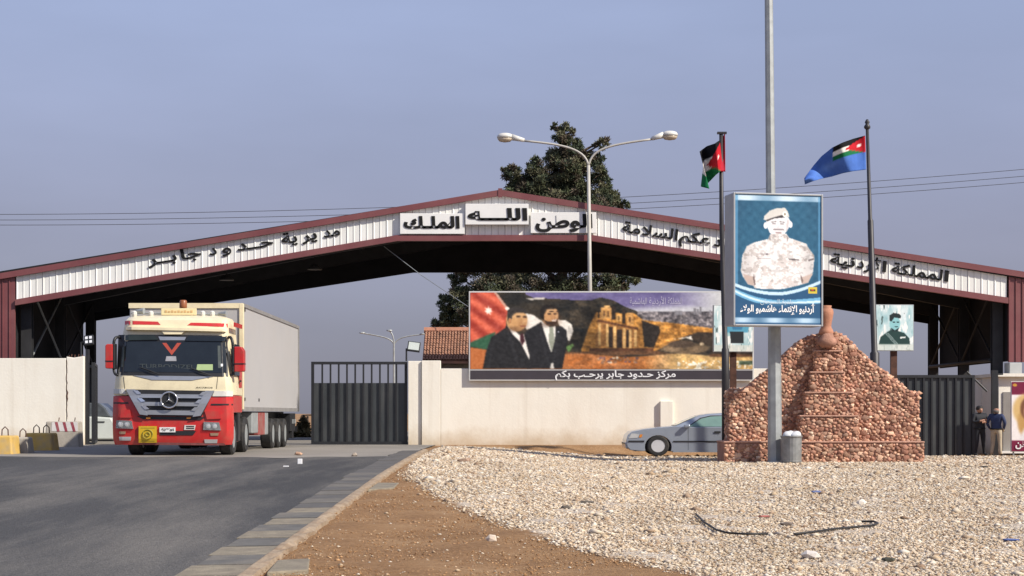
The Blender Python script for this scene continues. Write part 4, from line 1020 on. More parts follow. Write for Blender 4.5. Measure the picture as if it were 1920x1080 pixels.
# ================================================================== rubble stone monument
mo = thing('stone_monument', 'stepped reddish rubble stone monument with sloping wings beside the grey pole', 'monument', (P(1545, 0, 43.5).x, U(43.5), GZ(9.5, 43.5)))
b = MB(); a, c = P(1358, 828, 43), P(1733, 828, 43)
zg = -.15
b.box(a.x, c.x, U(43), U(44.5), zg, a.z); b.build('plinth', M['mortar'], mo, bevel=.03)
wing = [(1366, 829), (1724, 829), (1724, 738), (1702, 736), (1690, 724), (1668, 706), (1645, 690), (1622, 672), (1602, 652), (1585, 634), (1568, 626), (1540, 626), (1520, 632), (1498, 642), (1480, 658), (1462, 676), (1445, 694), (1425, 706), (1408, 722), (1395, 731), (1366, 731)]
b = MB(); b.pprism(wing, 43.45, 44.2); b.build('wing', M['mortar'], mo, bevel=.04)
steps = [(1500, 1609, 779, 829, 43.06), (1510, 1600, 735, 779, 43.14), (1520, 1583, 697, 735, 43.22), (1527, 1579, 657, 697, 43.30), (1530, 1575, 632, 657, 43.36)]
for x0, x1, y0, y1, d_ in steps:
    b = MB(); b.pbox(x0, x1, y0, y1 + .2, d_, 43.46); b.build('step_block', M['mortar'], mo, bevel=.05)
M['ledge'] = mat('ledge_mortar', (.46, .27, .20), .95, var=.2, scale=6, bump=.8, bscale=24, spec=.15)
for x0, x1, y0, y1, d_ in steps[:4]:
    b = MB(); b.pbox(x0 - 1.2, x1 + 1.2, y0 - .6, y0 + 2.6, d_ - .05, 43.45); b.build('ledge', M['ledge'], mo, bevel=.02)
b = MB(); b.pbox(1357, 1734, 827.4, 830.4, 42.965, 44.52); b.build('ledge', M['ledge'], mo, bevel=.02)
MB().lathe(P(1551, 655, 43.25), [(.16, .05), (.25, .12), (.30, .20), (.27, .30), (.20, .38), (.17, .48)], 14).build('pedestal', M['mortar'], mo, smooth=True)
jar = MB(); jar.lathe(P(1549, 628, 43.3), [(.19, 0), (.225, .06), (.205, .14), (.165, .21), (.155, .27), (.17, .38), (.20, .52), (.225, .66), (.21, .76), (.15, .82), (.17, .88), (.13, .88)], 18)
tag(jar.build('clay_jar', M['terracotta'], smooth=True), 'tall terracotta jar on top of the stone monument', 'jar')
# rubble faces
def stone_geo(rs, chunky=False):
    """a squashed lumpy stone of 20 faces"""
    if chunky:
        v = np.array([(x, y, z) for x in (-1, 1) for y in (-1, 1) for z in (-1, 1)], float) * .82 * (1 + rs.normal(0, .2, (8, 3)))
        f = np.array([(0, 1, 3), (0, 3, 2), (4, 7, 5), (4, 6, 7), (0, 5, 1), (0, 4, 5), (2, 3, 7), (2, 7, 6), (0, 2, 6), (0, 6, 4), (1, 5, 7), (1, 7, 3)])
        a_ = rs.random() * 6.28; c_, s_ = math.cos(a_), math.sin(a_)
        b_ = rs.normal(0, .25); R2 = np.array([(1, 0, 0), (0, math.cos(b_), -math.sin(b_)), (0, math.sin(b_), math.cos(b_))])
        return v @ np.array([(c_, 0, s_), (0, 1, 0), (-s_, 0, c_)]).T @ R2.T, f
    t = (1 + 5 ** .5) / 2
    v = np.array([(-1, t, 0), (1, t, 0), (-1, -t, 0), (1, -t, 0), (0, -1, t), (0, 1, t), (0, -1, -t), (0, 1, -t), (t, 0, -1), (t, 0, 1), (-t, 0, -1), (-t, 0, 1)], float) / 1.9
    f = np.array([(0, 11, 5), (0, 5, 1), (0, 1, 7), (0, 7, 10), (0, 10, 11), (1, 5, 9), (5, 11, 4), (11, 10, 2), (10, 7, 6), (7, 1, 8), (3, 9, 4), (3, 4, 2), (3, 2, 6), (3, 6, 8), (3, 8, 9), (4, 9, 5), (2, 4, 11), (6, 2, 10), (8, 6, 7), (9, 8, 1)])
    v = np.sign(v) * np.abs(v) ** .75 * (1 + rs.normal(0, .19, v.shape))
    v[:, 1] = np.clip(v[:, 1], -.75, .75)
    a_ = rs.random() * 6.28; c_, s_ = math.cos(a_), math.sin(a_)
    R = np.array([(c_, 0, s_), (0, 1, 0), (-s_, 0, c_)])
    return v @ R.T, f
rs = np.random.default_rng(4)
PAL = [(204, 154, 128), (190, 142, 120), (212, 166, 138), (226, 188, 160), (176, 128, 108), (214, 172, 146), (198, 158, 136), (244, 216, 190), (164, 118, 100)]
PW = np.array([.2, .16, .17, .1, .13, .1, .08, .025, .035]); PW /= PW.sum()
variants = []
for i in range(24):
    v, f = stone_geo(rs, i % 4 != 0); c_ = lin(np.array(PAL[rs.choice(len(PAL), p=PW)]) * rs.uniform(.76, 1.05))
    me = np_mesh('stone', v, f, M['stone_v'], np.repeat(np.clip(c_, 0.01, 1)[None], len(v), 0))
    variants.append((me, v, f))
inside = Paint(1340, 1740, 620, 880, 1.0)
wm = inside.poly(wing)
spots = []
def fill(x0, x1, y0, y1, d_, test=None, cell=7.6, small=1.0):
    """stones of mixed size thrown at the face, big ones first, smaller ones into what is left"""
    got = []; buck = {}
    for r_px, tries in ((5.0, .08), (4.0, .45), (3.0, 1.6), (2.2, 2.8)):
        for _ in range(int((x1 - x0) * (y1 - y0) / (r_px * r_px) * tries)):
            qx, qy = rs.uniform(x0 + r_px * .5, x1 - r_px * .5), rs.uniform(y0 + r_px * .5, y1 - r_px * .4)
            if test is not None and not test(qx, qy): continue
            bx_, by_ = int(qx // 9), int(qy // 9); ok = True
            for ax_ in (-1, 0, 1):
                for ay_ in (-1, 0, 1):
                    for gx__, gy__, gr_ in buck.get((bx_ + ax_, by_ + ay_), ()):
                        if ((gx__ - qx) / 1.15) ** 2 + (gy__ - qy) ** 2 < ((gr_ + r_px) * .80) ** 2: ok = False
            if ok: buck.setdefault((bx_, by_), []).append((qx, qy, r_px))
    for l_ in buck.values():
        for qx, qy, r_px in l_:
            p = P(qx, qy, d_); rr_ = r_px * d_ / F0
            spots.append((p.x, p.y, p.z, rr_ * rs.uniform(1.0, 1.35), rr_ * .26 + rs.uniform(.0, .03), rr_ * rs.uniform(.85, 1.1), 'f'))
def in_wing(x, y):
    for sx0, sx1, sy0, sy1, _ in steps:
        if sx0 - 1 < x < sx1 + 1 and sy0 - 1 < y < sy1 + 1: return False
    j, i = int(round(y - 620)), int(round(x - 1340))
    if not (0 <= j < wm.shape[0] and 0 <= i < wm.shape[1]): return False
    return bool(wm[j, i]) and bool(wm[max(j - 3, 0), i])
fill(1366, 1724, 626, 829, 43.45, in_wing)
for x0, x1, y0, y1, d_ in steps: fill(x0, x1, y0 + 3, y1, d_, None, 7.2)
fill(1358, 1733, 832, 870, 43.0, None, 7.4, .78)
# stones along sloping tops, left faces and step flanks
for (xa, ya), (xb, yb) in zip(wing[2:-1], wing[3:]):
    n = max(1, int(math.hypot(xb - xa, yb - ya) / 7))
    for i in range(n):
        t = (i + .5) / n
        for dd in (43.5, 43.68, 43.86, 44.05):
            p = P(xa + (xb - xa) * t + rs.uniform(-2, 2), ya + (yb - ya) * t + rs.uniform(-1, 1.5), dd); spots.append((p.x, p.y, p.z, .075, .07, .05, 't'))
for y in np.arange(736, 828, 6.5):
    for dd in (43.55, 43.72, 43.9, 44.1):
        p = P(1366, y + rs.uniform(-2, 2), 43.45); spots.append((p.x, U(dd), p.z, .04, .085, .06, 's'))
for x0, x1, y0, y1, d_ in steps:
    for xx in (x0, x1):
        for y in np.arange(y0 + 4, y1, 6.5):
            for dd in np.arange(d_ + .05, 43.44, .1):
                p = P(xx, y, d_); spots.append((p.x, U(dd), p.z, .035, .06, .06, 's'))
order = sorted(range(len(spots)), key=lambda i: -(spots[i][3] * spots[i][5] if spots[i][6] == 'f' else 0))
oo = np.array(ORG[mo.name])
rest_v, rest_f, rest_c = [], [], []
for n, i in enumerate(order):
    x, y, z, sx, sy, sz, kd_ = spots[i]
    me, v, f = variants[rs.integers(24)]
    if n < 300:
        o = bpy.data.objects.new('stone', me); COL.objects.link(o); o.parent = mo
        o.location = Vector((x, y, z)) - Vector(oo); o.scale = (sx, sy, sz); o.rotation_euler = (rs.uniform(-.15, .15), rs.uniform(-.4, .4), rs.uniform(-.2, .2))
    else:
        b0 = sum(len(q) for q in rest_v)
        rest_v.append(v * np.array([sx, sy, sz]) + np.array([x, y, z]) - oo); rest_f.append(f + b0)
        rest_c.append(np.repeat(np.clip(lin(np.array(PAL[rs.choice(len(PAL), p=PW)]) * rs.uniform(.76, 1.05)), .01, 1)[None], len(v), 0))
me = np_mesh('small_stones', np.concatenate(rest_v), np.concatenate(rest_f), M['stone_v'], np.concatenate(rest_c))
struct(link('small_stones', me, mo), 'stuff')

# ================================================================== bin beside the pole
bi = thing('litter_bin', 'grey metal litter bin stuffed with white bags at the foot of the tall pole', 'bin', (P(1484, 0, 42.2).x, U(42.2), GZ(8.2, 42.2)))
x, z = P(1484, 0, 42.2).x, GZ(8.2, 42.2)
bm_ = MB(); bm_.lathe((x, U(42.2), z), [(.27, -.03), (.285, .04), (.30, .06), (.295, .1), (.305, .75), (.325, .78), (.325, .82), (.30, .82), (.285, .7)], 20); bm_.build('body', mat('bin_metal', (.25, .255, .25), .55, .3, var=.25, scale=5, dirt=(.12, .10, .08), dirt_amt=.5, dirt_scale=3), bi, smooth=False, bevel=.005)
bag = MB(); rb = np.random.default_rng(8)
for cx, cy, cz, r in ((-.1, 0, .82, .2), (.12, -.05, .84, .17), (0, .08, .86, .18)):
    v, f = stone_geo(rb); bag.add([(x + cx + q[0] * r, U(42.2) + cy + q[1] * r, z + cz + q[2] * r * .8) for q in v], [tuple(q) for q in f])
bo = bag.build('rubbish_bag', mat('white_plastic', (.62, .63, .64), .35, var=.06), bi); sb_ = bo.modifiers.new('sub', 'SUBSURF'); sb_.levels = 1; sb_.render_levels = 2

# ================================================================== articulated lorry
XR, XL = P(455, 0, 40).x, P(243, 0, 40).x
RG = .50
tr = thing('articulated_lorry', 'red and cream articulated lorry with a white box trailer coming through the gate', 'lorry', (P(325, 0, 38).x, U(38), RG))
M['cream'] = mat('cream_paint', (.78, .68, .45), .35, var=.04, coat=.3, dirt=(.42, .34, .24), dirt_amt=.4, dirt_scale=2.2)
M['tred'] = mat('lorry_red', (.52, .022, .022), .35, var=.08, coat=.3, dirt=(.24, .12, .08), dirt_amt=.5, dirt_scale=2.6)
M['glass'] = mat('dark_glass', (.012, .016, .02), .06, var=.2, spec=.6)
M['silver'] = mat('silver_trim', (.42, .43, .45), .3, .6, var=.08)
M['chrome'] = mat('chrome', (.75, .75, .76), .12, .9, var=.03)
M['black_pl'] = mat('black_plastic', (.018, .018, .02), .5, var=.2)
M['trailer'] = mat('trailer_white', (.42, .41, .405), .5, var=.04, scale=1.0, dirt=(.36, .32, .27), dirt_amt=.25, dirt_scale=.5)
M['lampglass'] = mat('headlamp_glass', (.55, .56, .56), .1, .3, var=.1)
M['orange'] = mat('amber_plastic', (.62, .22, .03), .35, var=.08)
# lofted cab shell: rows of (row, left px, right px, front depth)
SEC = [(852 - 18, 216, 435, 38.02), (822, 212, 438, 37.98), (790, 211, 438.5, 37.97), (755, 212, 437.5, 37.98), (742, 213, 437, 38.0), (712, 216, 435, 38.02), (700, 218, 433.5, 38.05), (640, 226, 429, 38.22), (624, 231, 428, 38.26), (612, 233, 428, 38.28), (600, 236, 427, 38.34), (594, 242, 424, 38.48), (591, 256, 414, 38.8)]
def sec_at(py):
    rows = [s[0] for s in SEC]
    return [float(np.interp(-py, [-r for r in rows], [s[k] for s in SEC])) for k in (1, 2, 3)]
def fsurf(px, py, off=0.0):
    l_, r_, d0 = sec_at(py)
    u = (px - (l_ + r_) / 2) / ((r_ - l_) / 2); au = min(abs(u), 1)
    d_ = d0 + .07 * au * au + (.16 * ((au - .86) / .14) ** 2 if au > .86 else 0)
    p = P(px, py, d_ - off); p.z = EYE - (py - HY) * d0 / F0
    return p
DB = 39.55
def shell(rows, name, m, DB=DB):
    b = MB(); N = 28; ring = []
    for py in rows:
        l_, r_, d0 = sec_at(py); r = []
        for i in range(N + 1):
            u = -1 + 2 * i / N; u = math.copysign(abs(u) ** .8, u)
            r.append(fsurf((l_ + r_) / 2 + u * (r_ - l_) / 2, py))
        zl = r[0].z
        for t in (.5, 1): r.append(Vector((r[N].x, r[N].y + (U(DB) - r[N].y) * t, zl)))
        for t in (1, .5): r.append(Vector((r[0].x, r[0].y + (U(DB) - r[0].y) * t, zl)))
        ring.append(r)
    n = len(ring[0])
    b.add([p for r in ring for p in r], [(i * n + j, i * n + (j + 1) % n, (i + 1) * n + (j + 1) % n, (i + 1) * n + j) for i in range(len(rows) - 1) for j in range(n)] + [tuple(range(n)), tuple(range((len(rows)) * n - 1, (len(rows) - 1) * n - 1, -1))])
    return b.build(name, m, tr, smooth=False, bevel=.02)
cabo = shell([741, 728, 712, 706, 700, 680, 660, 640, 632, 624, 612, 600, 594, 591], 'cab', M['cream'])
bump = shell([834, 828, 822, 806, 790, 772, 755, 742.5], 'front_bumper', M['tred'], 38.22)
for o in (cabo, bump):
    o.data.polygons.foreach_set('use_smooth', [True] * len(o.data.polygons))
    o.data.set_sharp_from_angle(angle=math.radians(32))
def patch(quad, off, th, m, name, parent, nu=10, nv=4, rnd=0.0):
    """a panel that follows the cab front: quad = TL, TR, BR, BL in pixels"""
    (a, b_, c, d_) = quad
    def at(u, v):
        if rnd:
            k = rnd * (1 - math.sqrt(max(0, 1 - (2 * v - 1) ** 8)))
            u = k + u * (1 - 2 * k)
        x = (a[0] * (1 - u) + b_[0] * u) * (1 - v) + (d_[0] * (1 - u) + c[0] * u) * v
        y = (a[1] * (1 - u) + b_[1] * u) * (1 - v) + (d_[1] * (1 - u) + c[1] * u) * v
        return x, y
    mb = MB(); V = []
    for w in (off + th, off - .02):
        for j in range(nv + 1):
            for i in range(nu + 1):
                V.append(fsurf(*at(i / nu, j / nv), w))
    S = (nu + 1) * (nv + 1); fs = []
    for j in range(nv):
        for i in range(nu):
            q = j * (nu + 1) + i; fs.append((q, q + nu + 1, q + nu + 2, q + 1)); fs.append((S + q + 1, S + q + nu + 2, S + q + nu + 1, S + q))
    edge = [i for i in range(nu + 1)] + [j * (nu + 1) + nu for j in range(1, nv + 1)] + [nv * (nu + 1) + i for i in range(nu - 1, -1, -1)] + [j * (nu + 1) for j in range(nv - 1, 0, -1)]
    for e0, e1 in zip(edge, edge[1:] + edge[:1]): fs.append((e0, e1, S + e1, S + e0))
    mb.add(V, fs)
    return mb.build(name, m, parent)
ws = patch([(222, 627), (425, 629), (428, 706), (219, 703)], .006, .006, M['black_pl'], 'windscreen_surround', tr, 20, 6)
wsg = patch([(228, 640), (423, 641), (425, 699), (224, 697)], .013, .004, M['glass'], 'windscreen', tr, 20, 6)
patch([(235, 628), (290, 629), (297, 637), (235, 638)], .014, .03, mat('smoked_visor', (.022, .030, .026), .15, var=.2), 'smoked_visor', tr)
patch([(353, 630), (424, 631), (424, 640), (347, 639)], .014, .03, M['glass'], 'smoked_visor', tr)
patch([(297, 631), (349, 632), (346, 638), (300, 638)], .014, .012, M['silver'], 'visor_badge', tr)
patch([(236, 613), (428, 617), (424, 622), (236, 618)], .0, .10, M['cream'], 'sun_visor', tr, 18, 2)
patch([(300, 617), (350, 618), (340, 627), (308, 627)], .0, .07, M['cream'], 'visor_centre', tr, 6, 3)
for q in ([(234, 601), (296, 603), (301, 609), (234, 608)], [(358, 605), (427, 606), (427, 613), (351, 610)]): patch(q, .003, .004, M['tred'], 'roof_stripe', tr, 8, 2)
# pendant, dashboard words, sticker, wipers
pen = MB()
for sx_ in (-1, 1):
    pen.add([fsurf(322 + sx_ * 18, 643, .022), fsurf(322 + sx_ * 10, 643, .022), fsurf(322, 657, .022), fsurf(322, 666, .022)], [(0, 1, 2, 3)])
pen.build('pennant', mat('pennant_red', (.40, .06, .035), .6, var=.1), tr)
patch([(312, 668), (330, 668), (331, 677), (310, 677)], .019, .003, mat('doll_grey', (.32, .32, .34), .6, var=.3), 'dashboard_toy', tr, 3, 2)
put_text('TURBODIZEL', fsurf(262, 690, .024), fsurf(366, 692, .024), (0, 0, 1), .16, (0, -1, 0), mat('faded_print', (.055, .068, .072), .5), tr, bold=.02)
patch([(370, 683), (399, 683), (399, 694), (368, 694)], .019, .002, mat('green_paper', (.36, .47, .22), .6, var=.08), 'sticker', tr, 3, 2)
patch([(414, 682), (418, 682), (418, 687), (414, 687)], .019, .002, M['white_print'], 'sticker', tr, 2, 2)
for xa, ya, xb, yb in ((262, 688, 300, 702), (358, 690, 396, 704)):
    MB().tube([fsurf(xa, ya, .05), fsurf((xa + xb) / 2, (ya + yb) / 2, .06), fsurf(xb, yb, .05)], .016, 5).build('wiper', M['black_pl'], tr)
for q in ([(229, 650), (233, 650), (231, 688), (227, 688)], [(408, 648), (413, 648), (415, 690), (409, 690)]): patch(q, .018, .002, mat('reflection_streak', (.075, .09, .088), .8, var=.25, scale=8), 'reflection_streak', tr, 2, 3)  # pale strips standing in for reflection streaks on the windscreen
patch([(250, 704), (400, 706), (360, 713), (285, 712)], .002, .012, M['silver'], 'bonnet_strip', tr, 10, 2)
for x in (231, 408): patch([(x, 706), (x + .9, 706), (x + .9 - (x - 320) * .03, 729), (x - (x - 320) * .03, 729)], .001, .003, M['black_pl'], 'panel_gap', tr, 2, 4)
put_text('ACTROS', fsurf(367, 727.5, .01), fsurf(399, 728, .01), (0, 0, 1), .045, (0, -1, 0), M['letters'], tr, bold=.02)
# grille
gl = patch([(236, 730), (401, 733), (378, 781), (262, 779)], .004, .03, M['black_pl'], 'grille', tr, 16, 6)
for i, (y, xl, xr, h) in enumerate(((742, 246, 393, 7), (757, 251, 388, 7), (773, 260, 379, 8.5))):
    patch([(xl, y - h / 2), (xr, y - h / 2 + 1.5), (xr - 3, y + h / 2 + 1.5), (xl + 3, y + h / 2)], .035, .05, M['silver'], 'bar', gl, 14, 2)
for s in (-1, 1):
    f_ = (lambda x: x) if s < 0 else (lambda x: 638 - x)
    dy = 0 if s < 0 else 2.5
    q = [(f_(236), 730 + dy), (f_(253), 730 + dy), (f_(277), 779 + dy), (f_(262), 777 + dy)]
    if s > 0: q = [q[1], q[0], q[3], q[2]]
    patch(q, .034, .06, M['silver'], 'side_rib', gl, 3, 8)
    for yy in (732, 746.5, 761):
        k_ = (yy - 730) * .52
        q = [(f_(249 + k_), yy + dy), (f_(257 + k_), yy + dy), (f_(264 + k_), yy + 6 + dy), (f_(256 + k_), yy + 7 + dy)]
        if s > 0: q = [q[1], q[0], q[3], q[2]]
        patch(q, .095, .012, M['chrome'] if s < 0 else M['silver'], 'fin', gl, 2, 2)
st = MB(); cst = fsurf(317, 750, .16)
rr_ = .215
st.tube([cst + Vector((rr_ * math.cos(t), 0, rr_ * .95 * math.sin(t))) for t in np.linspace(0, 2 * math.pi, 29)], .022, 8, cap=False)
for k_ in range(3):
    an_ = math.pi / 2 + k_ * 2 * math.pi / 3; dr = Vector((math.cos(an_), 0, math.sin(an_) * .95)); pr = Vector((-dr.z, 0, dr.x))
    st.add([cst + dr * .2, cst + pr * .028, cst - pr * .028, cst + Vector((0, -.03, 0))], [(0, 1, 3), (0, 3, 2), (0, 2, 1)])
st.build('round_badge', M['chrome'], gl, smooth=True)
MB().lathe(cst + Vector((0, .03, 0)), [(.2, 0), (.2, .05)], 20, axis='Y', sq=(1, .95)).build('badge_disc', M['black_pl'], gl)
# bumper details
for q, nm, mm in [([(256, 780), (385, 782), (376, 788), (268, 786)], 'lower_intake', M['black_pl']), ([(300, 808), (368, 808), (362, 816), (300, 816)], 'intake_slot', M['black_pl']), ([(262, 829), (420, 831), (424, 835), (262, 834)], 'lip', mat('worn_lip', (.25, .08, .075), .5, var=.3, scale=6))]:
    patch(q, .002, .012, mm, nm, tr, 10, 2)
patch([(223, 768), (244, 768), (247, 783), (220, 783)], .004, .035, M['tred'], 'corner_panel', tr, 5, 3); patch([(384, 771), (413, 771), (415, 785), (388, 786)], .004, .035, M['tred'], 'corner_panel', tr, 5, 3)
patch([(213, 754), (240, 754), (241, 757), (213, 757)], .002, .006, M['black_pl'], 'shut_line', tr, 4, 2); patch([(396, 757), (437, 757), (437, 760), (395, 760)], .002, .006, M['black_pl'], 'shut_line', tr, 4, 2)
for q in ([(213, 729), (234, 729), (236, 738), (213, 738)], [(402, 733), (437, 733), (437, 743), (398, 743)]): patch(q, .003, .02, M['lamp_white'], 'corner_deflector', tr, 6, 2)
for (xa, xb, ya, yb, lab) in ((217, 250, 788, 804, None), (381, 414, 791, 807, None)):
    hl = patch([(xa + 1, ya), (xb - 3, ya + 1), (xb, yb), (xa, yb - 1)], .003, .02, M['chrome'], 'headlight', tr, 6, 3)
    for cx in (xa + 9, xa + 21):
        MB().lathe(fsurf(cx, (ya + yb) / 2, .04), [(.075, 0), (.05, -.012), (.01, -.016)], 12, axis='Y').build('reflector', M['lampglass'], hl)
    patch([(xa + 1, ya), (xb - 3, ya + 1), (xb, yb), (xa, yb - 1)], .045, .004, mat('clear_lens', (.30, .32, .33), .08, var=.1, alpha=.35), 'lens', hl, 6, 3)
for (xa, xb, ya, yb) in ((223, 246, 819, 826), (383, 408, 824, 831), (223, 236, 809, 814), (394, 410, 812, 817)):
    patch([(xa, ya), (xb, ya), (xb - 1, yb), (xa + 1, yb)], .003, .015, M['lampglass'] if xb - xa > 18 else mat('dull_lens', (.30, .20, .13), .4, var=.1), 'fog_light' if xb - xa > 18 else 'indicator', tr, 4, 2)
yp = patch([(260, 799), (294, 799), (294, 830), (260, 830)], .03, .02, mat('yellow_board', (.66, .42, .02), .45, var=.08, dirt=(.4, .22, .05), dirt_amt=.3, dirt_scale=5), 'yellow_plate', tr, 4, 4)
em_ = MB(); ce = fsurf(277, 814, .062)
em_.tube([ce + Vector((.13 * math.cos(t), 0, .12 * math.sin(t))) for t in np.linspace(0, 2 * math.pi, 21)], .012, 5, cap=False); em_.tube([ce + Vector((.055 * math.cos(t), 0, .05 * math.sin(t))) for t in np.linspace(0, 2 * math.pi, 15)], .016, 5, cap=False)
em_.build('emblem', mat('emblem_ink', (.30, .26, .02), .6), yp)
for y in (802.5, 827): patch([(264, y - .7), (290, y - .7), (290, y + .7), (264, y + .7)], .0505, .002, MATS['emblem_ink'], 'print_line', yp, 2, 1)
npl = patch([(299, 801), (329, 801), (329, 810.5), (299, 810.5)], .025, .012, M['board'], 'number_plate', tr, 3, 2)
put_text('١٥٣٢٩', fsurf(303, 808, .045), fsurf(326, 808, .045), (0, 0, 1), .10, (0, -1, 0), M['letters'], npl, bold=.02)
tc_ = patch([(346, 797), (367, 797), (365, 806), (345, 806)], .003, .012, M['lamp_white'], 'tow_cover', tr, 2, 2)
for y in (799.5, 803): patch([(349, y - 1), (364, y - 1), (364, y + 1), (349, y + 1)], .016, .003, M['black_pl'], 'slot', tc_, 2, 1)
for x in (278, 354): patch([(x - 4, 782), (x + 4, 782), (x + 4, 785), (x - 4, 785)], .016, .02, M['orange'], 'marker_light', tr, 2, 1)
# mirrors
for s, x0, x1, ya, yb in ((-1, 197, 211, 645, 691), (1, 439, 457, 650, 697)):
    mr = MB(); mr.pprism([(x0, ya + 3), (x0, yb - 2), (x0 + 2, yb), (x1, yb), (x1, ya), (x0 + 3, ya)] if s < 0 else [(x0, ya), (x0, yb), (x1 - 2, yb), (x1, yb - 2), (x1, ya + 8), (x1 - 5, ya)], 38.15, 38.42)
    mo_ = mr.build('mirror', M['tred'], tr, bevel=.04)
    xm, xn = (x1 + .2, x1 + 4) if s < 0 else (x0 - 4, x0 - .2)
    MB().pbox(xm, xn, ya - 1, yb + 1, 38.16, 38.4).build('mirror_back', M['black_pl'], mo_, bevel=.02)
    MB().pbox(x0 - .3, x1 + .3, ya + 31, ya + 33, 38.14, 38.43).build('housing_split', M['black_pl'], mo_)
    e0 = 214 if s < 0 else 438
    am = MB(); am.tube(curve_pts([fsurf(226 if s < 0 else 428, 632, .0), P(xm + 1, 628, 38.2), P(xm + 2, ya + 4, 38.28)], 8), .04, 7); am.build('mirror_arm', M['black_pl'], tr, smooth=True)
    am = MB(); am.tube(curve_pts([fsurf(222 if s < 0 else 432, 702, .0), P(xm + 2, 706, 38.2), P(xm + 2, yb - 3, 38.28)], 8), .035, 7)
    am.build('mirror_arm', M['black_pl'], tr, smooth=True)
# right flank of the cab
xr = fsurf(436, 720).x
b = MB(); b.prism([(xr, U(38.42), 2.62), (xr, U(39.15), 2.62), (xr, U(39.15), 3.45), (xr, U(38.5), 3.45)], (.02, 0, 0)); b.build('side_window', M['glass'], tr)
b = MB(); b.box(fsurf(216, 700).x, xr + .02, U(38.24), U(39.5), 1.62, P(0, 741.5, 38).z - .002); b.build('cab_lower', M['tred'], tr, bevel=.02)
b = MB(); b.box(xr - .5, xr + .01, U(39.02), U(39.3), .85, 1.61); b.build('cab_step', M['black_pl'], tr, bevel=.02)
b = MB(); b.tube([(xr - .16, U(38.62) + .60 * math.cos(t), GZ(-7.6, 38.6) + .49 + .60 * math.sin(t)) for t in np.linspace(.1, math.pi - .1, 10)], .05, 6); b.build('wheel_arch', M['black_pl'], tr)
b = MB(); b.box(xr + .002, xr + .016, U(39.15), U(39.5), 2.3, 3.3); b.build('rear_flash', M['tred'], tr)
b = MB(); b.box(xr - .02, xr + .016, U(38.5), U(39.54), P(0, 613, 38.6).z, P(0, 605, 38.6).z); b.build('side_stripe', M['tred'], tr)
b = MB(); b.box(xr + .03, xr + .06, U(39.1), U(39.2), 2.45, 2.5); b.build('door_handle', M['black_pl'], tr)
# roof fittings
bd = MB(); bd.pbox(302, 368, 578, 590.5, 38.75, 38.8); rb_ = bd.build('roof_board', mat('board_cream', (.80, .68, .38), .5, var=.05), tr, bevel=.01)
b = MB()
for i in range(9): b.pbox(309 + i * 6, 313 + i * 6, 582 + (i % 2), 586, 38.742, 38.749)
b.build('faded_print', mat('board_orange', (.62, .40, .18), .6), rb_)
bc = MB(); bc.lathe(P(343.5, 579, 39.0), [(.10, 0), (.105, .06), (.10, .20), (.08, .235), (.02, .24)], 12); bc.build('beacon', mat('beacon_brown', (.26, .085, .03), .35, var=.15), tr, smooth=True)
for x, y in ((262, 583), (417, 588)):
    MB().tube([P(x - 8, y, 38.8), P(x + 8, y, 38.75)], [.03, .085], 10).build('air_horn', M['galv'], tr)
for x in (252, 283, 380, 398): MB().lathe(P(x, 594, 38.75), [(.05, 0), (.07, .06), (.07, .13), (.03, .16)], 8).build('roof_lamp', M['lamp_white'], tr)
MB().tube([P(246, 587, 38.9), P(425, 590, 38.9)], .025, 6).build('roof_bar', M['galv'], tr)
# trailer
tbx = MB(); tbx.box(XL, XR, U(40.0), U(50.4), 1.72, 4.63); tbx.build('trailer_box', M['trailer'], tr, bevel=.03)
for (y0, y1, z0, z1) in ((39.98, 50.42, 4.56, 4.66), (39.98, 50.42, 1.66, 1.78)):
    b = MB(); b.box(XR - .04, XR + .03, U(y0), U(y1), z0, z1); b.build('side_rail', mat('rail_grey', (.30, .29, .28), .5, .3, var=.15), tr)
b = MB(); b.box(XL - .02, XR + .02, U(39.97), U(40.03), 4.52, 4.66); b.build('front_rail', M['cream'], tr)
b = MB(); b.box(XR - .1, XR + .035, U(39.965), U(40.06), 1.70, 4.65); b.build('corner_post', M['cream'], tr, bevel=.02)
b = MB(); b.box(XR - .05, XR + .034, U(50.3), U(50.45), 1.7, 4.65); b.build('corner_post', MATS['rail_grey'], tr)
for d_, z in ((40.25, 1.95), (40.25, 4.45), (42.5, 1.95)): MB().box(XR + .002, XR + .014, U(d_), U(d_) + .14, z, z + .09).build('side_marker', M['black_pl'], tr)
b = MB(); b.box(XL + .5, XR - .5, U(40.3), U(50.3), 1.30, 1.655); b.build('chassis', M['black_pl'], tr)
b = MB(); b.box(XL + .4, XR - .35, U(38.4), U(42), .95, 1.29); b.build('tractor_chassis', M['black_pl'], tr)
b = MB(); b.box(XL + .2, XR - .1, U(39.57), U(39.9), 1.2, 2.6); b.build('air_tanks', M['black_pl'], tr)
M['skirt'] = mat('faded_red', (.26, .05, .045), .6, var=.2, scale=3, dirt=(.35, .28, .23), dirt_amt=.6, dirt_scale=2)
b = MB(); b.box(XR - .5, XR - .03, U(39.05), U(39.72), .82, 1.42); b.build('fuel_tank', M['skirt'], tr, bevel=.05)
b = MB(); b.box(XR - .45, XR - .02, U(41.6), U(42.55), 1.02, 1.64); b.build('side_locker', M['galv'], tr, bevel=.03)
b = MB(); b.box(XR - .45, XR - .015, U(42.6), U(43.7), .95, 1.64); b.build('side_locker', M['skirt'], tr, bevel=.03)
b = MB(); b.box(XR - .45, XR - .02, U(43.75), U(44.3), .95, 1.64); b.build('side_locker', M['galv'], tr, bevel=.03)
b = MB(); b.box(XR - .4, XR - .03, U(48.7), U(49.9), 1.0, 1.6); b.box(XR - .4, XR - .03, U(49.2), U(49.5), .75, 1.0); b.build('rear_frame', M['black_pl'], tr)
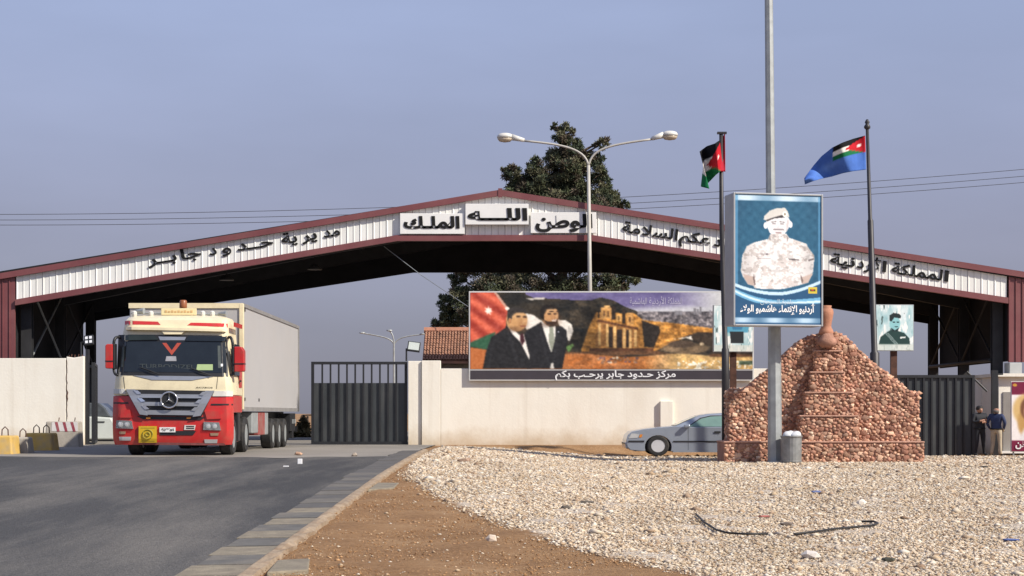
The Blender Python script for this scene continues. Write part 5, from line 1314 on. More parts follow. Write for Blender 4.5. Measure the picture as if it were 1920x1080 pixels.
for y0 in (49.2, 49.7): MB().box(XR - .03, XR - .005, U(y0), U(y0) + .2, 1.25, 1.4).build('marker_light', M['galv'], tr)
MB().box(XL + .05, XR - .05, U(50.46), U(50.52), .95, 1.15).build('rear_bar', M['black_pl'], tr)
def wheel(root, cx, cy, cz, r, w, axis='X', sx=1.0, hub=M['galv'], name='wheel'):
    """tyre on edge along X with a dished rim; origin at hub"""
    em = bpy.data.objects.new(name, None); COL.objects.link(em); em.empty_display_size = .1
    em.parent = root; o = Vector((cx, cy, cz)) - Vector(ORG[root.name]); em.location = o; ORG[em.name] = (cx, cy, cz)
    t = MB(); t.lathe((cx, cy, cz), [(r * .62, -w / 2), (r * .9, -w / 2), (r, -w * .36), (r, w * .36), (r * .9, w / 2), (r * .62, w / 2)], 28, axis=axis, sq=(sx, 1) if axis == 'Y' else (1, sx), cap=False); t.build('tyre', M['rubber'], em, smooth=True).data.set_sharp_from_angle(angle=math.radians(35))
    h = MB(); h.lathe((cx, cy, cz), [(r * .64, -w * .46), (r * .6, -w * .40), (r * .45, -w * .2), (r * .2, -w * .28), (r * .05, -w * .34), (r * .05, w * .34), (r * .2, w * .28), (r * .45, w * .2), (r * .6, w * .40), (r * .64, w * .46)], 24, axis=axis, sq=(sx, 1) if axis == 'Y' else (1, sx)); h.build('rim', hub, em, smooth=True).data.set_sharp_from_angle(angle=math.radians(30))
    return em
for cx in (fsurf(224, 800).x + .32, xr - .20): wheel(tr, cx, U(38.62), GZ(cx, 38.6) + .49, .50, .34)
for cx in (XL + .35, XR - .24): wheel(tr, cx, U(40.75), GZ(cx, 40.7) + .50, .51, .42)
for d_ in (45.3, 46.5, 47.7):
    for cx in (XL + .35, XR - .2): wheel(tr, cx, U(d_), GZ(cx, d_) + .47, .48, .36)
for d_, w_ in ((40.75, .62),):
    b = MB(); b.tube([(XR - .24, U(d_) + .62 * math.cos(t), GZ(-7.6, d_) + .50 + .60 * math.sin(t)) for t in np.linspace(.2, math.pi - .2, 10)], .03, 5); b.build('mudguard', M['galv'], tr)
for d_ in (48.4,): MB().box(XR - .42, XR - .03, U(d_), U(d_) + .03, .72, 1.3).build('mud_flap', M['black_pl'], tr)

# ================================================================== silver-blue saloon behind the monument
CG = P(0, 855, 47.6).z
car = thing('saloon_car', 'silver blue saloon car parked nose out behind the stone monument', 'car', (P(1330, 0, 48).x, U(48.2), CG))
M['carpaint'] = mat('silver_blue_paint', (.34, .38, .44), .3, .45, var=.04, coat=.5)
D0, D1 = 47.5, 49.1
low = [(1176, 838), (1174, 826), (1177, 816), (1184, 809.5), (1205, 805), (1235, 801.5), (1266, 799), (1300, 800.5), (1360, 800.5), (1410, 801), (1452, 803), (1478, 807), (1482, 818), (1482, 838), (1476, 846), (1449, 847)]
arc = lambda cx, r: [(cx + r * math.cos(t), 838 - r * .86 * math.sin(t)) for t in np.linspace(-.35, math.pi + .35, 14)]
prof = low + arc(1425, 24) + [(1400, 848), (1262, 848)] + arc(1234, 25) + [(1205, 846), (1182, 844)]
b = MB(); b.pprism(prof[::-1], D0, D1)
body = b.build('body', M['carpaint'], car, bevel=.05, seg=3)
body.data.polygons.foreach_set('use_smooth', [True] * len(body.data.polygons)); body.data.set_sharp_from_angle(angle=math.radians(35))
# greenhouse: tapered towards the roof
base = [(1262, 800), (1462, 802)]; roofp = [(1311, 778.5), (1330, 775.5), (1360, 774), (1392, 776), (1412, 781)]
def gh(scale_in, lst, d_n, d_f):
    return [P(x, y, D0) for x, y in lst]
ring0 = [(1264, 800), (1312, 779), (1330, 775.8), (1360, 774.2), (1392, 775.6), (1412, 780), (1448, 802)]
gv_ = []
for x, y in ring0:
    t = (801 - y) / 27.0
    p = P(x, y, D0); gv_.append((p.x, U(D0) + .06 + .28 * t, p.z))
for x, y in ring0:
    t = (801 - y) / 27.0
    p = P(x, y, D0); gv_.append((p.x, U(D1) - .06 - .28 * t, p.z))
n = len(ring0)
b = MB(); b.add(gv_, [tuple(range(n - 1, -1, -1)), tuple(range(n, 2 * n))] + [(i, i + 1, n + i + 1, n + i) for i in range(n - 1)] + [(n - 1, 0, n, 2 * n - 1)])
b.build('cabin', M['carpaint'], car, bevel=.03)
def side_panel(pts, m, name, off=.012, parent=None):
    q = []
    for x, y in pts:
        t = max(0, (801 - y) / 27.0); p = P(x, y, D0); q.append(Vector((p.x, U(D0) + (.06 + .28 * t if y < 800.2 else 0) - off, p.z)))
    b = MB(); b.prism(q, (0, .008, 0)); return b.build(name, m, parent or car)
M['carglass'] = mat('car_glass', (.16, .26, .23), .08, var=.15, spec=.6)
side_panel([(1289, 800), (1405, 800), (1400, 782.5), (1380, 778.5), (1334, 779), (1314, 783.5)], M['black_pl'], 'window_surround', .004)
side_panel([(1292, 799.6), (1356, 799.8), (1356, 780), (1334, 781), (1316, 785)], M['carglass'], 'side_window')
side_panel([(1361, 799.8), (1402, 799.8), (1398, 784), (1380, 780), (1361, 780)], M['carglass'], 'side_window')
# windscreen lies on the sloping front of the cabin
def ws_pt(t, s):
    x, y = 1266 + 44 * t, 799 - 19 * t
    p = P(x, y, D0); y0 = U(D0) + .06 + .28 * (801 - y) / 27; y1 = U(D1) - .06 - .28 * (801 - y) / 27
    return Vector((p.x - .01, y0 + .1 + (y1 - y0 - .2) * s, p.z + .012))
b = MB(); b.prism([ws_pt(.04, 0), ws_pt(.04, 1), ws_pt(.95, 1), ws_pt(.95, 0)], (.004, 0, -.006)); b.build('windscreen', M['carglass'], car)
for x in (1290, 1358.5):
    side_panel([(x, 845), (x + .7, 845), (x + .7, 802), (x, 802)], M['black_pl'], 'door_gap', .004)
side_panel([(1262, 829), (1400, 829), (1400, 826.5), (1262, 826.5)], M['black_pl'], 'side_strip', .02); side_panel([(1178, 829), (1208, 829), (1208, 826), (1178, 826)], M['black_pl'], 'side_strip', .02)
side_panel([(1339, 812), (1351, 812), (1351, 808.5), (1339, 808.5)], M['black_pl'], 'door_handle', .03)
side_panel([(1178, 822), (1196, 821), (1199, 814), (1184, 812.5)], M['lampglass'], 'headlight', .015); side_panel([(1198, 820.5), (1203, 820), (1205, 814.5), (1200, 814.5)], M['orange'], 'indicator', .016)
b = MB(); b.pprism([(1173, 841), (1185, 841), (1185, 829), (1172, 829)], D0 + .03, D1 - .03); b.build('bumper', M['carpaint'], car, bevel=.04)
b = MB(); b.pprism([(1171.5, 833), (1174, 833), (1174, 830), (1171.5, 830)], D0 + .1, D1 - .1); b.build('bumper_strip', M['black_pl'], car)
b = MB(); b.pbox(1283, 1294, 796, 802, D0 - .16, D0 - .02); b.build('door_mirror', M['carpaint'], car, bevel=.03)
side_panel([(1262, 848), (1400, 848), (1400, 844), (1262, 844)], M['carpaint'], 'sill', .02)
for px in (1234, 1425):
    for d_, s in ((D0, 1), (D1, -1)):
        x = P(px, 0, D0).x; w = wheel(car, x, U(d_) + .10 * s, CG + .335, .335, .21, axis='Y', sx=1.1, hub=mat('bright_hub', (.62, .62, .63), .35, .3, var=.05))
        if s > 0:
            for k_ in range(9):
                an_ = k_ * 2 * math.pi / 9; c0 = Vector((x + .13 * 1.1 * math.cos(an_), U(d_) + .02, CG + .335 + .13 * math.sin(an_)))
                MB().box(c0.x - .022, c0.x + .022, c0.y - .004, c0.y + .04, c0.z - .022, c0.z + .022).build('rim_hole', M['black_pl'], w)
b = MB(); b.pbox(1190, 1470, 830, 846, D0 + .3, D1 - .3); b.build('underbody', M['black_pl'], car)

# pale car beyond the open gate at left
c2 = thing('parked_car', 'pale car with a dark windscreen beyond the open gate left of the lorry', 'car', (P(165, 0, 57).x, U(57.4), .5))
b = MB(); b.pprism([(120, 824), (214, 824), (216, 796), (208, 783), (178, 781), (120, 781)], 57, 58.6); b.build('body', mat('pale_car_paint', (.62, .66, .62), .35, var=.04, coat=.3), c2, bevel=.06)
b = MB(); b.pprism([(124, 781.5), (208, 781.5), (196, 764), (186, 756), (140, 754)], 57.15, 58.4); b.build('cabin', mat('dark_screen', (.09, .10, .11), .25, var=.3, scale=5), c2, bevel=.05)
b = MB(); b.pbox(182, 196, 790, 792, 56.98, 56.999); b.build('door_handle', M['black_pl'], c2)
b = MB(); b.pbox(124, 212, 824, 828, 57.05, 58.5); b.build('sill', M['black_pl'], c2)
for px in (140, 200):
    for dd in (57.15, 58.4): wheel(c2, P(px, 0, 57).x, U(dd), .5 + .30, .30, .2, axis='Y', sx=1.05)

# ================================================================== barriers at left
def block(px0, px1, py0, py1, dep, name, label, m, taper, cat, group, loops=0):
    d_ = G((px0 + px1) / 2, py1)[1]
    a, c = P(px0, py1, d_), P(px1, py0, d_); y0 = U(d_); dp = dep
    r = thing(name, label, cat, ((a.x + c.x) / 2, y0 + dp / 2, a.z), group)
    t = taper
    b = MB(); b.add([(a.x, y0, a.z - .05), (c.x, y0, a.z - .05), (c.x, y0 + dp, a.z - .05), (a.x, y0 + dp, a.z - .05), (a.x + t, y0 + t, c.z), (c.x - t, y0 + t, c.z), (c.x - t, y0 + dp - t, c.z), (a.x + t, y0 + dp - t, c.z)],
                    [(0, 3, 2, 1), (4, 5, 6, 7), (0, 1, 5, 4), (1, 2, 6, 5), (2, 3, 7, 6), (3, 0, 4, 7)])
    o = b.build('block', m, r, bevel=.05, seg=3)
    for k_ in range(loops):
        lx = a.x + (c.x - a.x) * (k_ + 1) / (loops + 1); yy = y0 + dp / 2
        MB().tube([(lx - .09, yy, c.z - .05), (lx - .08, yy, c.z + .16), (lx, yy, c.z + .24), (lx + .08, yy, c.z + .16), (lx + .09, yy, c.z - .05)], .018, 6).build('lifting_loop', M['rust'], r)
    return r, a, c, y0
block(-22, 23, 817, 852, .9, 'concrete_barrier', 'worn yellow concrete block cut off by the left edge of the photo', M['yellow_paint'], .05, 'barrier', 'concrete barrier blocks by the left wall', 1)
block(20, 51, 820, 850, .8, 'concrete_barrier', 'bare grey concrete block between the two yellow blocks', M['concrete'], .05, 'barrier', 'concrete barrier blocks by the left wall', 1)
block(42, 98, 812, 845, .9, 'concrete_barrier', 'worn yellow concrete block beside the red striped barrier', M['yellow_paint'], .06, 'barrier', 'concrete barrier blocks by the left wall', 2)
r, a, c, y0 = block(83, 148, 790, 838, .7, 'concrete_barrier', 'grey concrete barrier with red and white slanted stripes on top', M['concrete'], .04, 'barrier', 'concrete barrier blocks by the left wall', 0)
hx = c.x - a.x; zt = c.z; zh = c.z - a.z
def bf(u, v, w=.006):       # point on the tilted front face
    t = .04 * v
    return Vector((a.x + t + (hx - 2 * t) * u, y0 + t - w, a.z + zh * v))
b = MB(); b.prism([bf(.19, .62), bf(.985, .62), bf(.985, .97), bf(.19, .97)], (0, .01, 0)); b.build('white_band', M['white_paint'], r)
for u in (.30, .54, .78): b = MB(); b.prism([bf(u + .06, .60, .010), bf(u + .14, .60, .010), bf(u + .07, .97, .010), bf(u - .02, .97, .010)], (0, .004, 0)); b.build('red_stripe', M['red_paint'], r)
for u, v0 in ((.35, 1), (.85, 1)): MB().tube([bf(u, .98, -.2), bf(u + .02, 1.15, -.2)], .016, 5).build('rebar_stub', M['rust'], r)

# ================================================================== lamps and wire under the canopy
for px, py, lab in ((590, 501, 'bay lamp under the canopy roof nearer its middle'), (425, 521, 'bay lamp under the canopy roof nearer the lorry')):
    c = P(px, py, 58); r = thing('bay_lamp', lab, 'lamp', c, 'bay lamps hanging under the canopy')
    MB().tube([c + Vector((0, 0, .05)), (c.x, c.y, rz(c.x) - .15)], .02, 5).build('hanger', M['dark_steel'], r)
    MB().lathe(c, [(.30, -.10), (.28, -.06), (.14, .08), (.08, .12)], 14).build('shade', mat('shade_grey', (.07, .07, .066), .5, .2), r, smooth=True)
cbl = MB(); cbl.tube([P(720, 462, 55.6), P(790, 516, 55.0), P(878, 575, 53.4)], .014, 5)
tag(cbl.build('stay_wire', M['galv']), 'thin slanting wire from the canopy down to the billboard', 'wire')

# ================================================================== tree behind the canopy
def tree(name, label, lobes, d_, base_px, seed, nleaf, leaf, pal, trunk_r=.3):
    rg = np.random.default_rng(seed)
    bx = (base_px - 960) * d_ / F0; bz = GZ(bx, d_); org = np.array([bx, U(d_), bz])
    r = thing(name, label, 'tree' if nleaf > 5000 else 'bush', org)
    V = []; C = []
    tot = sum(l[2] * l[3] for l in lobes)
    tv = MB(); top = min(l[1] for l in lobes)
    zt = P(0, top + (30 if nleaf > 5000 else 8), d_).z
    tv.tube([org + np.array([0, 0, -.2]), org + np.array([.1, 0, (zt - bz) * .5]), (P(lobes[0][0], 0, d_).x, U(d_), zt)], [trunk_r, trunk_r * .7, trunk_r * .15], 9)
    for (px, py, rx, ry) in lobes:
        c = P(px, py, d_); rX, rZ = rx * d_ / F0, ry * d_ / F0; rY = (rX + rZ) / 2 * 1.1
        cy = c.y + rg.uniform(-.6, .6) * rY * 1.5
        zz = max(bz + .2, c.z - abs(c.x - bx) * .6 - rZ * .3)
        tv.tube([(bx, U(d_), zz), ((bx + c.x) / 2, (U(d_) + cy) / 2, (zz + c.z) / 2 + .1), (c.x, cy, c.z)], [trunk_r * .35, trunk_r * .2, trunk_r * .06], 5)
        ncl = max(7, int(34 * rx * ry / 900))
        m = int(nleaf * rx * ry / tot / ncl) + 1
        for _ in range(ncl):
            q = rg.normal(size=3); q /= np.linalg.norm(q); q *= rg.uniform(.35, 1.0) ** .5
            cc = np.array([c.x + q[0] * rX * .85, cy + q[1] * rY, c.z + q[2] * rZ * .85])
            cr_ = (rX + rZ) / 2 * rg.uniform(.20, .40)
            p = rg.normal(size=(m, 3)); p /= np.linalg.norm(p, axis=1, keepdims=True); p *= (rg.random((m, 1)) ** .45) * cr_
            p[:, 2] *= .8
            ctr = cc + p
            dirv = p / (np.linalg.norm(p, axis=1, keepdims=True) + 1e-6) * .7 + rg.normal(size=(m, 3)) * .6 + np.array([0, 0, .25])
            dirv /= np.linalg.norm(dirv, axis=1, keepdims=True)
            side = np.cross(dirv, rg.normal(size=(m, 3))); side /= np.linalg.norm(side, axis=1, keepdims=True)
            L = leaf * rg.uniform(.6, 1.5, (m, 1)); W = L * .2
            V.append(np.stack([ctr - side * W, ctr + side * W, ctr + dirv * L + side * W * .4, ctr + dirv * L - side * W * .4], 1).reshape(-1, 3))
            col = np.array(pal[rg.integers(len(pal))]) * rg.uniform(.75, 1.25)
            C.append(np.repeat((col * rg.uniform(.75, 1.3, (m, 1))), 4, 0))
    V = np.concatenate(V) - org; C = np.concatenate(C)
    me = np_mesh('crown', V, np.arange(len(V)).reshape(-1, 4), M['foliage'], C)
    link('crown', me, r)
    tv.build('trunk', M['bark'], r, smooth=True)
GREEN = [(.085, .100, .056), (.110, .118, .066), (.062, .078, .050), (.135, .132, .080), (.120, .100, .072)]
lob = [(a_, b_, c_ * 1.02, d_ * 1.0) for a_, b_, c_, d_ in [(1062, 255, 18, 22), (1072, 280, 26, 24), (1050, 262, 16, 16), (1048, 300, 30, 26), (1090, 300, 22, 24), (1126, 272, 13, 12), (1116, 300, 17, 22), (1122, 330, 18, 18), (960, 330, 20, 20), (972, 345, 26, 20), (1005, 318, 22, 22), (1020, 345, 40, 30), (1060, 345, 40, 34), (1085, 368, 34, 28), (1000, 365, 40, 24), (1135, 345, 17, 22), (1145, 372, 22, 20), (1170, 386, 13, 9), (1120, 380, 30, 24), (1050, 385, 50, 26), (960, 372, 22, 16), (1062, 320, 26, 26), (1088, 335, 26, 24), (1040, 238, 7, 8), (1133, 262, 8, 9), (948, 318, 8, 8)]]
low_l = [(1000, 420, 70, 40), (1100, 420, 60, 40), (920, 440, 50, 34), (1060, 470, 80, 40), (960, 490, 60, 36), (1150, 470, 46, 34), (880, 500, 36, 26), (860, 520, 22, 14), (862, 556, 26, 24), (836, 570, 18, 18), (826, 600, 18, 18), (850, 596, 26, 24), (885, 585, 34, 34), (920, 540, 40, 34), (980, 545, 50, 40), (1060, 545, 60, 40), (1130, 535, 44, 26), (1170, 530, 22, 16), (1190, 524, 12, 10), (905, 620, 30, 26), (960, 610, 50, 40)]
tree('conifer_tree', 'big dark green conifer rising above the canopy ridge', lob + low_l, 76, 1050, 3, 190000, .125, GREEN, .42)
tree('dry_bush', 'dry olive brown bush behind the lorry trailer left of the barred gate', [(566, 800, 9, 14), (574, 812, 8, 14), (560, 818, 9, 12), (570, 790, 6, 8)], 66, 567, 5, 2600, .14, [(.16, .13, .07), (.12, .10, .05), (.2, .17, .10)], .08)

# ================================================================== far lamp, far pole, overhead wires
fl_ = thing('street_lamp', 'distant street lamp with long arms above the barred gate', 'street lamp', (P(739, 0, 110).x, U(110), .5))
MB().tube([(P(739, 0, 110).x, U(110), .4), P(738.5, 640, 110)], [.12, .07], 8).build('pole', M['galv'], fl_)
for ctrl in ([(738.5, 646), (735, 633), (715, 631), (682, 625)], [(738.5, 646), (744, 633), (760, 630), (790, 627)], [(738.5, 640), (737, 630), (735, 624), (730, 620)]):
    MB().tube(curve_pts([P(x, y, 110) for x, y in ctrl], 8), .055, 6).build('arm', M['galv'], fl_)
for x, y in ((679, 624.5), (793, 626.5), (730, 620)): MB().lathe(P(x, y, 110), [(.03, .1), (.22, .06), (.24, -.02), (.05, -.06)], 10).build('lamp_head', M['galv'], fl_)
fp = thing('utility_pole', 'small distant pole with a crossbar beside the dry bush', 'pole', (P(577, 0, 95).x, U(95), .5))
MB().tube([(P(577, 0, 95).x, U(95), .3), P(577, 777, 95)], .08, 6).build('shaft', M['bark'], fp)
MB().tube([P(565, 779, 95), P(584, 778, 95)], .06, 6).build('crossbar', M['bark'], fp)
for off, lab in ((0, 'uppermost of the three overhead wires behind the canopy'), (10.5, 'middle of the three overhead wires behind the canopy'), (20, 'lowest of the three overhead wires behind the canopy')):
    xs = np.linspace(-500, 2500, 40)
    w = MB(); w.tube([P(x, 402 + off * (1.0 + .00012 * x) - .002 * x - .0000219 * x * x, 120) for x in xs], .022, 5)
    tag(w.build('overhead_wire', M['dark_steel']), lab, 'wire', 'overhead wires crossing the sky')

# ================================================================== people
def person(name_label, x, d_, facing, h, mats, pose, hair_col, bald):
    """one continuous skinned body; facing = angle of the chest, 0 looks at the camera (-Y)"""
    z0 = GZ(x, d_); s = h / 1.75
    r = thing('person', name_label, 'person', (x, U(d_), z0), 'people standing by the right gate')
    J = {}; WX = 1.12
    J['pel'] = (0, 0, .95); J['waist'] = (0, -.01, 1.10); J['chest'] = (0, -.01, 1.32); J['neck'] = (0, .005, 1.49); J['head'] = (0, -.015, 1.58); J['crown'] = (0, -.005, 1.69)
    for q, sd in (('l', -1), ('r', 1)):
        J['sh' + q] = (.19 * sd, 0, 1.42); J['hip' + q] = (.10 * sd, 0, .90); J['kn' + q] = (.11 * sd + pose.get('knee' + q, 0), -.02, .50); J['an' + q] = (.12 * sd + pose.get('foot' + q, 0), .02, .08); J['toe' + q] = (.15 * sd + pose.get('foot' + q, 0), -.17, .035)
        J['el' + q] = pose['el' + q]; J['wr' + q] = pose['wr' + q]; J['ha' + q] = pose['ha' + q]
    RAD = dict(pel=.155, waist=.14, chest=.165, neck=.058, head=.098, crown=.075, sh=.085, hip=.105, kn=.07, an=.052, toe=.042, el=.055, wr=.038, ha=.038)
    E_ = [('pel', 'waist'), ('waist', 'chest'), ('chest', 'neck'), ('neck', 'head'), ('head', 'crown')]
    for q in 'lr': E_ += [('chest', 'sh' + q), ('sh' + q, 'el' + q), ('el' + q, 'wr' + q), ('wr' + q, 'ha' + q), ('pel', 'hip' + q), ('hip' + q, 'kn' + q), ('kn' + q, 'an' + q), ('an' + q, 'toe' + q)]
    keys = list(J); co = [Vector(J[k_]) for k_ in keys]; ed = [(keys.index(a_), keys.index(b_)) for a_, b_ in E_]
    rad = [RAD.get(k_, RAD.get(k_[:-1], .05)) for k_ in keys]
    for q, sd in (('l', -1), ('r', 1)):                       # five fingers to a hand
        w_, h_ = Vector(J['wr' + q]), Vector(J['ha' + q]); f = (h_ - w_).normalized(); ac = f.cross(Vector((0, 1, 0.2))).normalized()
        for k_ in range(5):
            o_ = (k_ - 1.5) * .019 if k_ < 4 else -.05
            b_ = h_ + ac * o_ + (f * .0 if k_ < 4 else -f * .03)
            tip = b_ + f * ((.062, .075, .07, .055, .035)[k_]) + ac * (0 if k_ < 4 else -.03) + Vector((0, -.02, 0))
            i0 = len(co); co += [b_ + f * .02, tip]; rad += [.011, .009]; ed += [(keys.index('ha' + q), i0), (i0, i0 + 1)]
    i0 = len(co); co.append(Vector((0, -.125, 1.575))); rad.append(.018); ed.append((keys.index('head'), i0))     # nose
    for sd in (-1, 1): i0 = len(co); co.append(Vector((.098 * sd, .01, 1.585))); rad.append(.02); ed.append((keys.index('head'), i0))
    me = bpy.data.meshes.new('body'); me.from_pydata([tuple(q) for q in co], ed, [])
    o = bpy.data.objects.new('body', me); COL.objects.link(o)
    sk = o.modifiers.new('skin', 'SKIN'); sk.use_smooth_shade = True
    for i, sv in enumerate(me.skin_vertices[0].data):
        sv.radius = (rad[i] * (1.12 if keys[i] in ('pel', 'waist', 'chest') else 1) if i < len(keys) else rad[i], rad[i] * (.74 if i < len(keys) and keys[i] in ('pel', 'waist', 'chest') else 1)); sv.use_root = (i == 0)
    su = o.modifiers.new('sub', 'SUBSURF'); su.levels = 1; su.render_levels = 1
    dg = bpy.context.evaluated_depsgraph_get(); dg.update()
    nm = bpy.data.meshes.new_from_object(o.evaluated_get(dg)); bpy.data.objects.remove(o)
    R = Matrix.Rotation(facing, 4, 'Z') @ Matrix.Diagonal((WX * s, WX * s, s, 1))
    nm.name = 'body'
    nm.materials.clear()
    for mm in mats: nm.materials.append(mm)                    # skin, top, trousers, shoes
    hl, hr = Vector(J['hal']), Vector(J['har']); wl_, wr_ = Vector(J['wrl']), Vector(J['wrr'])
    for p in nm.polygons:
        c = p.center; k_ = 1
        if c.z > 1.505: k_ = 0
        elif min((c - hl).length, (c - hr).length) < .115 and not pose.get('pockets'): k_ = 0
        elif c.z < .085: k_ = 3
        elif c.z < .96 and abs(c.x) < .24 and c.y < .17: k_ = 2
        p.material_index = k_; p.use_smooth = True
    nm.transform(R)
    link('body', nm, r)
    def child(mb, name, mm, sm=True):
        mb.v = [tuple(R @ Vector(q)) for q in mb.v]
        m2 = mb.mesh(name, mm, (0, 0, 0), sm); link(name, m2, r)
    if not bald:
        hb = MB(); hb.lathe((0, .012, 1.60), [(.102, -.01), (.112, .04), (.10, .10), (.06, .135), (.01, .145)], 12); child(hb, 'hair', mat('dark_hair', (.012, .010, .009), .7))
    else:
        hb = MB(); hb.lathe((0, .03, 1.55), [(.09, -.03), (.098, .02), (.099, .05), (.08, .06)], 12); child(hb, 'hair', mat('grey_hair', (.12, .11, .10), .8))
    for sd in (-1, 1):
        eb = MB(); eb.lathe((.035 * sd, -.098, 1.605), [(.002, -.012), (.014, 0), (.002, .012)], 6); child(eb, 'eye', M['letters'])
    mb_ = MB(); mb_.box(-.03, .03, -.112, -.095, 1.528, 1.538); child(mb_, 'mouth', mat('lip', (.25, .08, .07), .6))
    bl = MB(); bl.lathe((0, 0, .955), [(.172, -.02), (.176, 0), (.172, .02)], 16, sq=(1.1, .8)); child(bl, 'belt', M['letters'])
skin = mat('skin', (.38, .20, .13), .6, var=.08, scale=10)
shoe = mat('shoe_black', (.02, .018, .016), .5)
blk = mat('black_uniform', (.012, .013, .018), .8, var=.25, scale=6); navy = mat('navy_jacket', (.018, .030, .085), .75, var=.2, scale=6); khaki = mat('khaki_trousers', (.42, .35, .25), .85, var=.12, scale=6)
person('man in black clothes with folded arms standing by the right gate', P(1837, 0, 50).x, 50, .25, 1.76, [skin, blk, blk, shoe],
       dict(ell=(-.27, -.06, 1.17), wrl=(-.08, -.24, 1.22), hal=(.03, -.25, 1.25), elr=(.27, -.06, 1.17), wrr=(.09, -.23, 1.18), har=(-.02, -.26, 1.18), footl=-.02, footr=.05), None, False)
person('balding man in navy jacket and khaki trousers beside the man in black', P(1868, 0, 49.7).x, 49.7, 2.5, 1.72, [skin, navy, khaki, shoe],
       dict(ell=(-.30, .03, 1.17), wrl=(-.23, -.05, .97), hal=(-.19, -.09, .91), elr=(.30, .03, 1.17), wrr=(.23, -.05, .97), har=(.19, -.09, .91), pockets=True, footl=-.03, footr=.03), None, True)

# ================================================================== loose stones, litter and cable on the ground
N = 330000
gd_ = 13.0 + (49 - 13.0) * RNG.random(N) ** 1.7
gx_ = -3.2 + RNG.random(N) * (.37 * gd_ + 3.2 + 3.0)
mk = grass_free_mask(gx_, gd_)
keep = RNG.random(N) < np.clip(smooth((mk + .25) / .7), .0, 1)
sparse = (RNG.random(N) < .012) & (gx_ > -2.3)
keep = (keep | sparse) & (gd_ < 48.5)
inmon = (gx_ > 6.2) & (gx_ < 12.8) & (gd_ > 42.9) & (gd_ < 44.6)
keep &= ~inmon & ~((gx_ < -2.35))
gx_, gd_, mk = gx_[keep], gd_[keep], mk[keep]; n = len(gx_)
size = (RNG.gamma(3.0, .0030, n) + .006) * np.interp(gd_, [13, 22, 46], [.95, 1.25, 2.0])
size = np.where(RNG.random(n) < .012, size * 2.2, size)
size *= np.where(mk < -.2, .8, 1.0)
octv = np.array([(1, 0, 0), (-1, 0, 0), (0, 1, 0), (0, -1, 0), (0, 0, 1), (0, 0, -1)], float)
octf = np.array([(0, 2, 4), (2, 1, 4), (1, 3, 4), (3, 0, 4), (2, 0, 5), (1, 2, 5), (3, 1, 5), (0, 3, 5)])
V = octv[None] * (1 + RNG.normal(0, .22, (n, 6, 3))) + RNG.normal(0, .16, (n, 6, 3))
an_ = RNG.random(n) * 6.28; ca, sa = np.cos(an_), np.sin(an_)
V = V * (size[:, None, None] * np.array([1.2, .95, .5]))
V = np.stack([V[..., 0] * ca[:, None] - V[..., 1] * sa[:, None], V[..., 0] * sa[:, None] + V[..., 1] * ca[:, None], V[..., 2]], -1)
ctr = np.stack([gx_, gd_ * K, gz(gx_, gd_) + size * .22 + .008], -1)
V = (V + ctr[:, None]).reshape(-1, 3)
Fc = (octf[None] + (np.arange(n) * 6)[:, None, None]).reshape(-1, 3)
GP = lin(np.array([(214, 192, 164), (226, 208, 184), (200, 176, 146), (188, 160, 130), (234, 222, 204), (172, 146, 122), (206, 190, 172), (150, 124, 102)]))
gw = np.array([.2, .2, .18, .12, .11, .07, .08, .04]); gw /= gw.sum()
gc = GP[RNG.choice(8, n, p=gw)] * RNG.uniform(.72, .88, (n, 1)) * np.array([1, 1, .96]); gc *= (1 + .10 * np.sin(gx_ * 1.1 + 1.7 * np.sin(gd_ * .5)) * np.sin(gd_ * .8 + gx_ * .35))[:, None] * np.array([.985, 1.0, 1.045]); gc = np.clip(gc, 0, .85)
n2_ = 42000
cd_ = 12.5 + 22 * RNG.random(n2_) ** 1.5; cx_ = -2.5 + RNG.random(n2_) * 5.2
kp = (grass_free_mask(cx_, cd_) < .25) & (cx_ > -2.47 + .25 * RNG.random(n2_) ** 2 - .1); cx_, cd_ = cx_[kp], cd_[kp]; n2_ = len(cx_)
cs = RNG.gamma(1.4, .0030, n2_) + .002
W = octv[None] * (1 + RNG.normal(0, .25, (n2_, 6, 3))) + RNG.normal(0, .18, (n2_, 6, 3))
W = W * (cs[:, None, None] * np.array([1.15, 1.0, .55])) + np.stack([cx_, cd_ * K, gz(cx_, cd_) + cs * .1 + .003], -1)[:, None]
SP_ = lin(np.array([(168, 130, 92), (152, 116, 80), (182, 144, 106), (134, 100, 70), (204, 174, 140), (160, 132, 104)]))
sc2 = SP_[RNG.choice(6, n2_, p=[.3, .25, .18, .12, .08, .07])] * RNG.uniform(.8, 1.1, (n2_, 1))
struct(link('dirt_clods', np_mesh('dirt_clods', W.reshape(-1, 3), (octf[None] + (np.arange(n2_) * 6)[:, None, None]).reshape(-1, 3), M['gravel_v'], np.repeat(sc2, 6, 0))), 'stuff')
struct(link('gravel', np_mesh('gravel', V, Fc, M['gravel_v'], np.repeat(gc, 6, 0))), 'stuff')

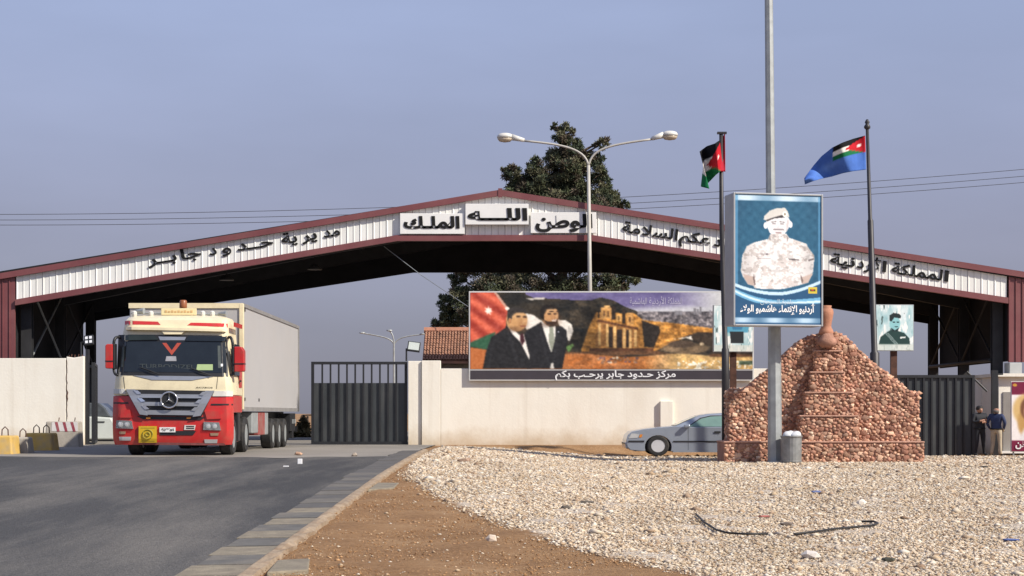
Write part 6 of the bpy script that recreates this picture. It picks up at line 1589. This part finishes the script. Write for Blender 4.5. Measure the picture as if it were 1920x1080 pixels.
def gp_(px, py, up=.0):
    x, d_, z = G(px, py); return Vector((x, U(d_), z + up))
for pts, lab in (([(1305, 970), (1320, 985), (1343, 1000), (1365, 1006), (1400, 1008), (1440, 1007.5)], 'bent black cable on the gravel, left piece'), ([(1490, 1008), (1525, 1004), (1565, 998), (1610, 994), (1638, 991), (1646, 987), (1638, 983.5), (1616, 984)], 'black cable with a hooked end on the gravel, right piece')):
    b = MB(); b.tube([gp_(x, y, .045) for x, y in pts], .015, 6); tag(b.build('cable', M['black_rubber'], smooth=True), lab, 'cable', 'cable pieces on the gravel')
def slab(pxs, hgt, label, m, name='concrete_slab', cat='slab'):
    b = MB(); pp_ = [gp_(x, y, hgt) for x, y in pxs]; b.prism(pp_, (0, 0, -hgt - .06)); tag(b.build(name, m, bevel=.015), label, cat)
slab([(500, 1078), (578, 1073), (581, 1052), (520, 1055)], .03, 'broken flat concrete slab in the dirt at the bottom of the kerb', M['kerb_pale'])
slab([(690, 921), (738, 917), (748, 908), (708, 908)], .03, 'small flat concrete slab in the dirt beside the far kerb', M['kerb_pale'])
b = MB(); c = gp_(562, 871); b.box(c.x - .05, c.x + .05, c.y, c.y + .09, c.z + .012, c.z + .13); tag(b.build('carton', M['white_print'], bevel=.006), 'little white carton lying on the road in front of the lorry', 'litter')
b = MB(); c = gp_(536, 876); b.box(c.x - .06, c.x + .05, c.y, c.y + .12, c.z + .011, c.z + .03); tag(b.build('paper_scrap', M['white_print']), 'flat white paper scrap on the road left of the carton', 'litter')
for i, (px, py, w, h, cl, lab, nm, ct) in enumerate([(560, 855, .11, .06, (.42, .26, .17), 'broken brick on the apron behind the carton', 'brick', 'brick'), (665, 857, .08, .07, (.40, .33, .26), 'grey lump of rubble on the pale apron', 'rubble', 'rubble'),
        (868, 867, .17, .06, (.30, .20, .14), 'brown stone on the gravel in front of the cream wall', 'rock', 'rock'), (1100, 946, .11, .03, (.11, .09, .07), 'dark scrap on the gravel, larger of two near the dirt', 'scrap', 'litter'), (1062, 956, .07, .03, (.13, .11, .09), 'dark scrap on the gravel, smaller of two near the dirt', 'scrap', 'litter'),
        (1666, 1056, .08, .03, (.05, .05, .035), 'dark green clump on the gravel near the bottom edge', 'scrap', 'litter'), (1530, 925, .12, .02, (.12, .15, .30), 'crumpled blue wrapper on the gravel', 'wrapper', 'litter'), (1895, 1017, .10, .02, (.07, .10, .25), 'blue plastic strip on the gravel at the right', 'wrapper', 'litter'),
        (1432, 972, .10, .015, (.5, .16, .14), 'faint red wrapper on the gravel above the cables', 'wrapper', 'litter'), (1476, 988, .09, .03, (.13, .10, .08), 'dark twist of scrap above the gap between the cables', 'scrap', 'litter'), (1615, 948, .09, .05, (.66, .60, .52), 'pale larger stone among the gravel', 'rock', 'rock'),
        (1520, 1050, .10, .05, (.60, .55, .50), 'grey white stone in the near gravel under the cables', 'rock', 'rock'), (923, 1018, .07, .05, (.58, .48, .38), 'pale stone lying alone on the brown dirt', 'rock', 'rock'), (1845, 878, .14, .03, (.04, .035, .03), 'dark patch of scrap by the right gate', 'scrap', 'litter')]):
    v, f = stone_geo(np.random.default_rng(100 + i)); c = gp_(px, py)
    b = MB(); b.add([(c.x + q[0] * w, c.y + q[1] * w * .8, c.z + max(0, q[2] * h + h * .55) + .02) for q in v], [tuple(q) for q in f])
    tag(b.build(nm, mat('bit_%d' % i, cl, .85, var=.2, scale=12)), lab, ct)
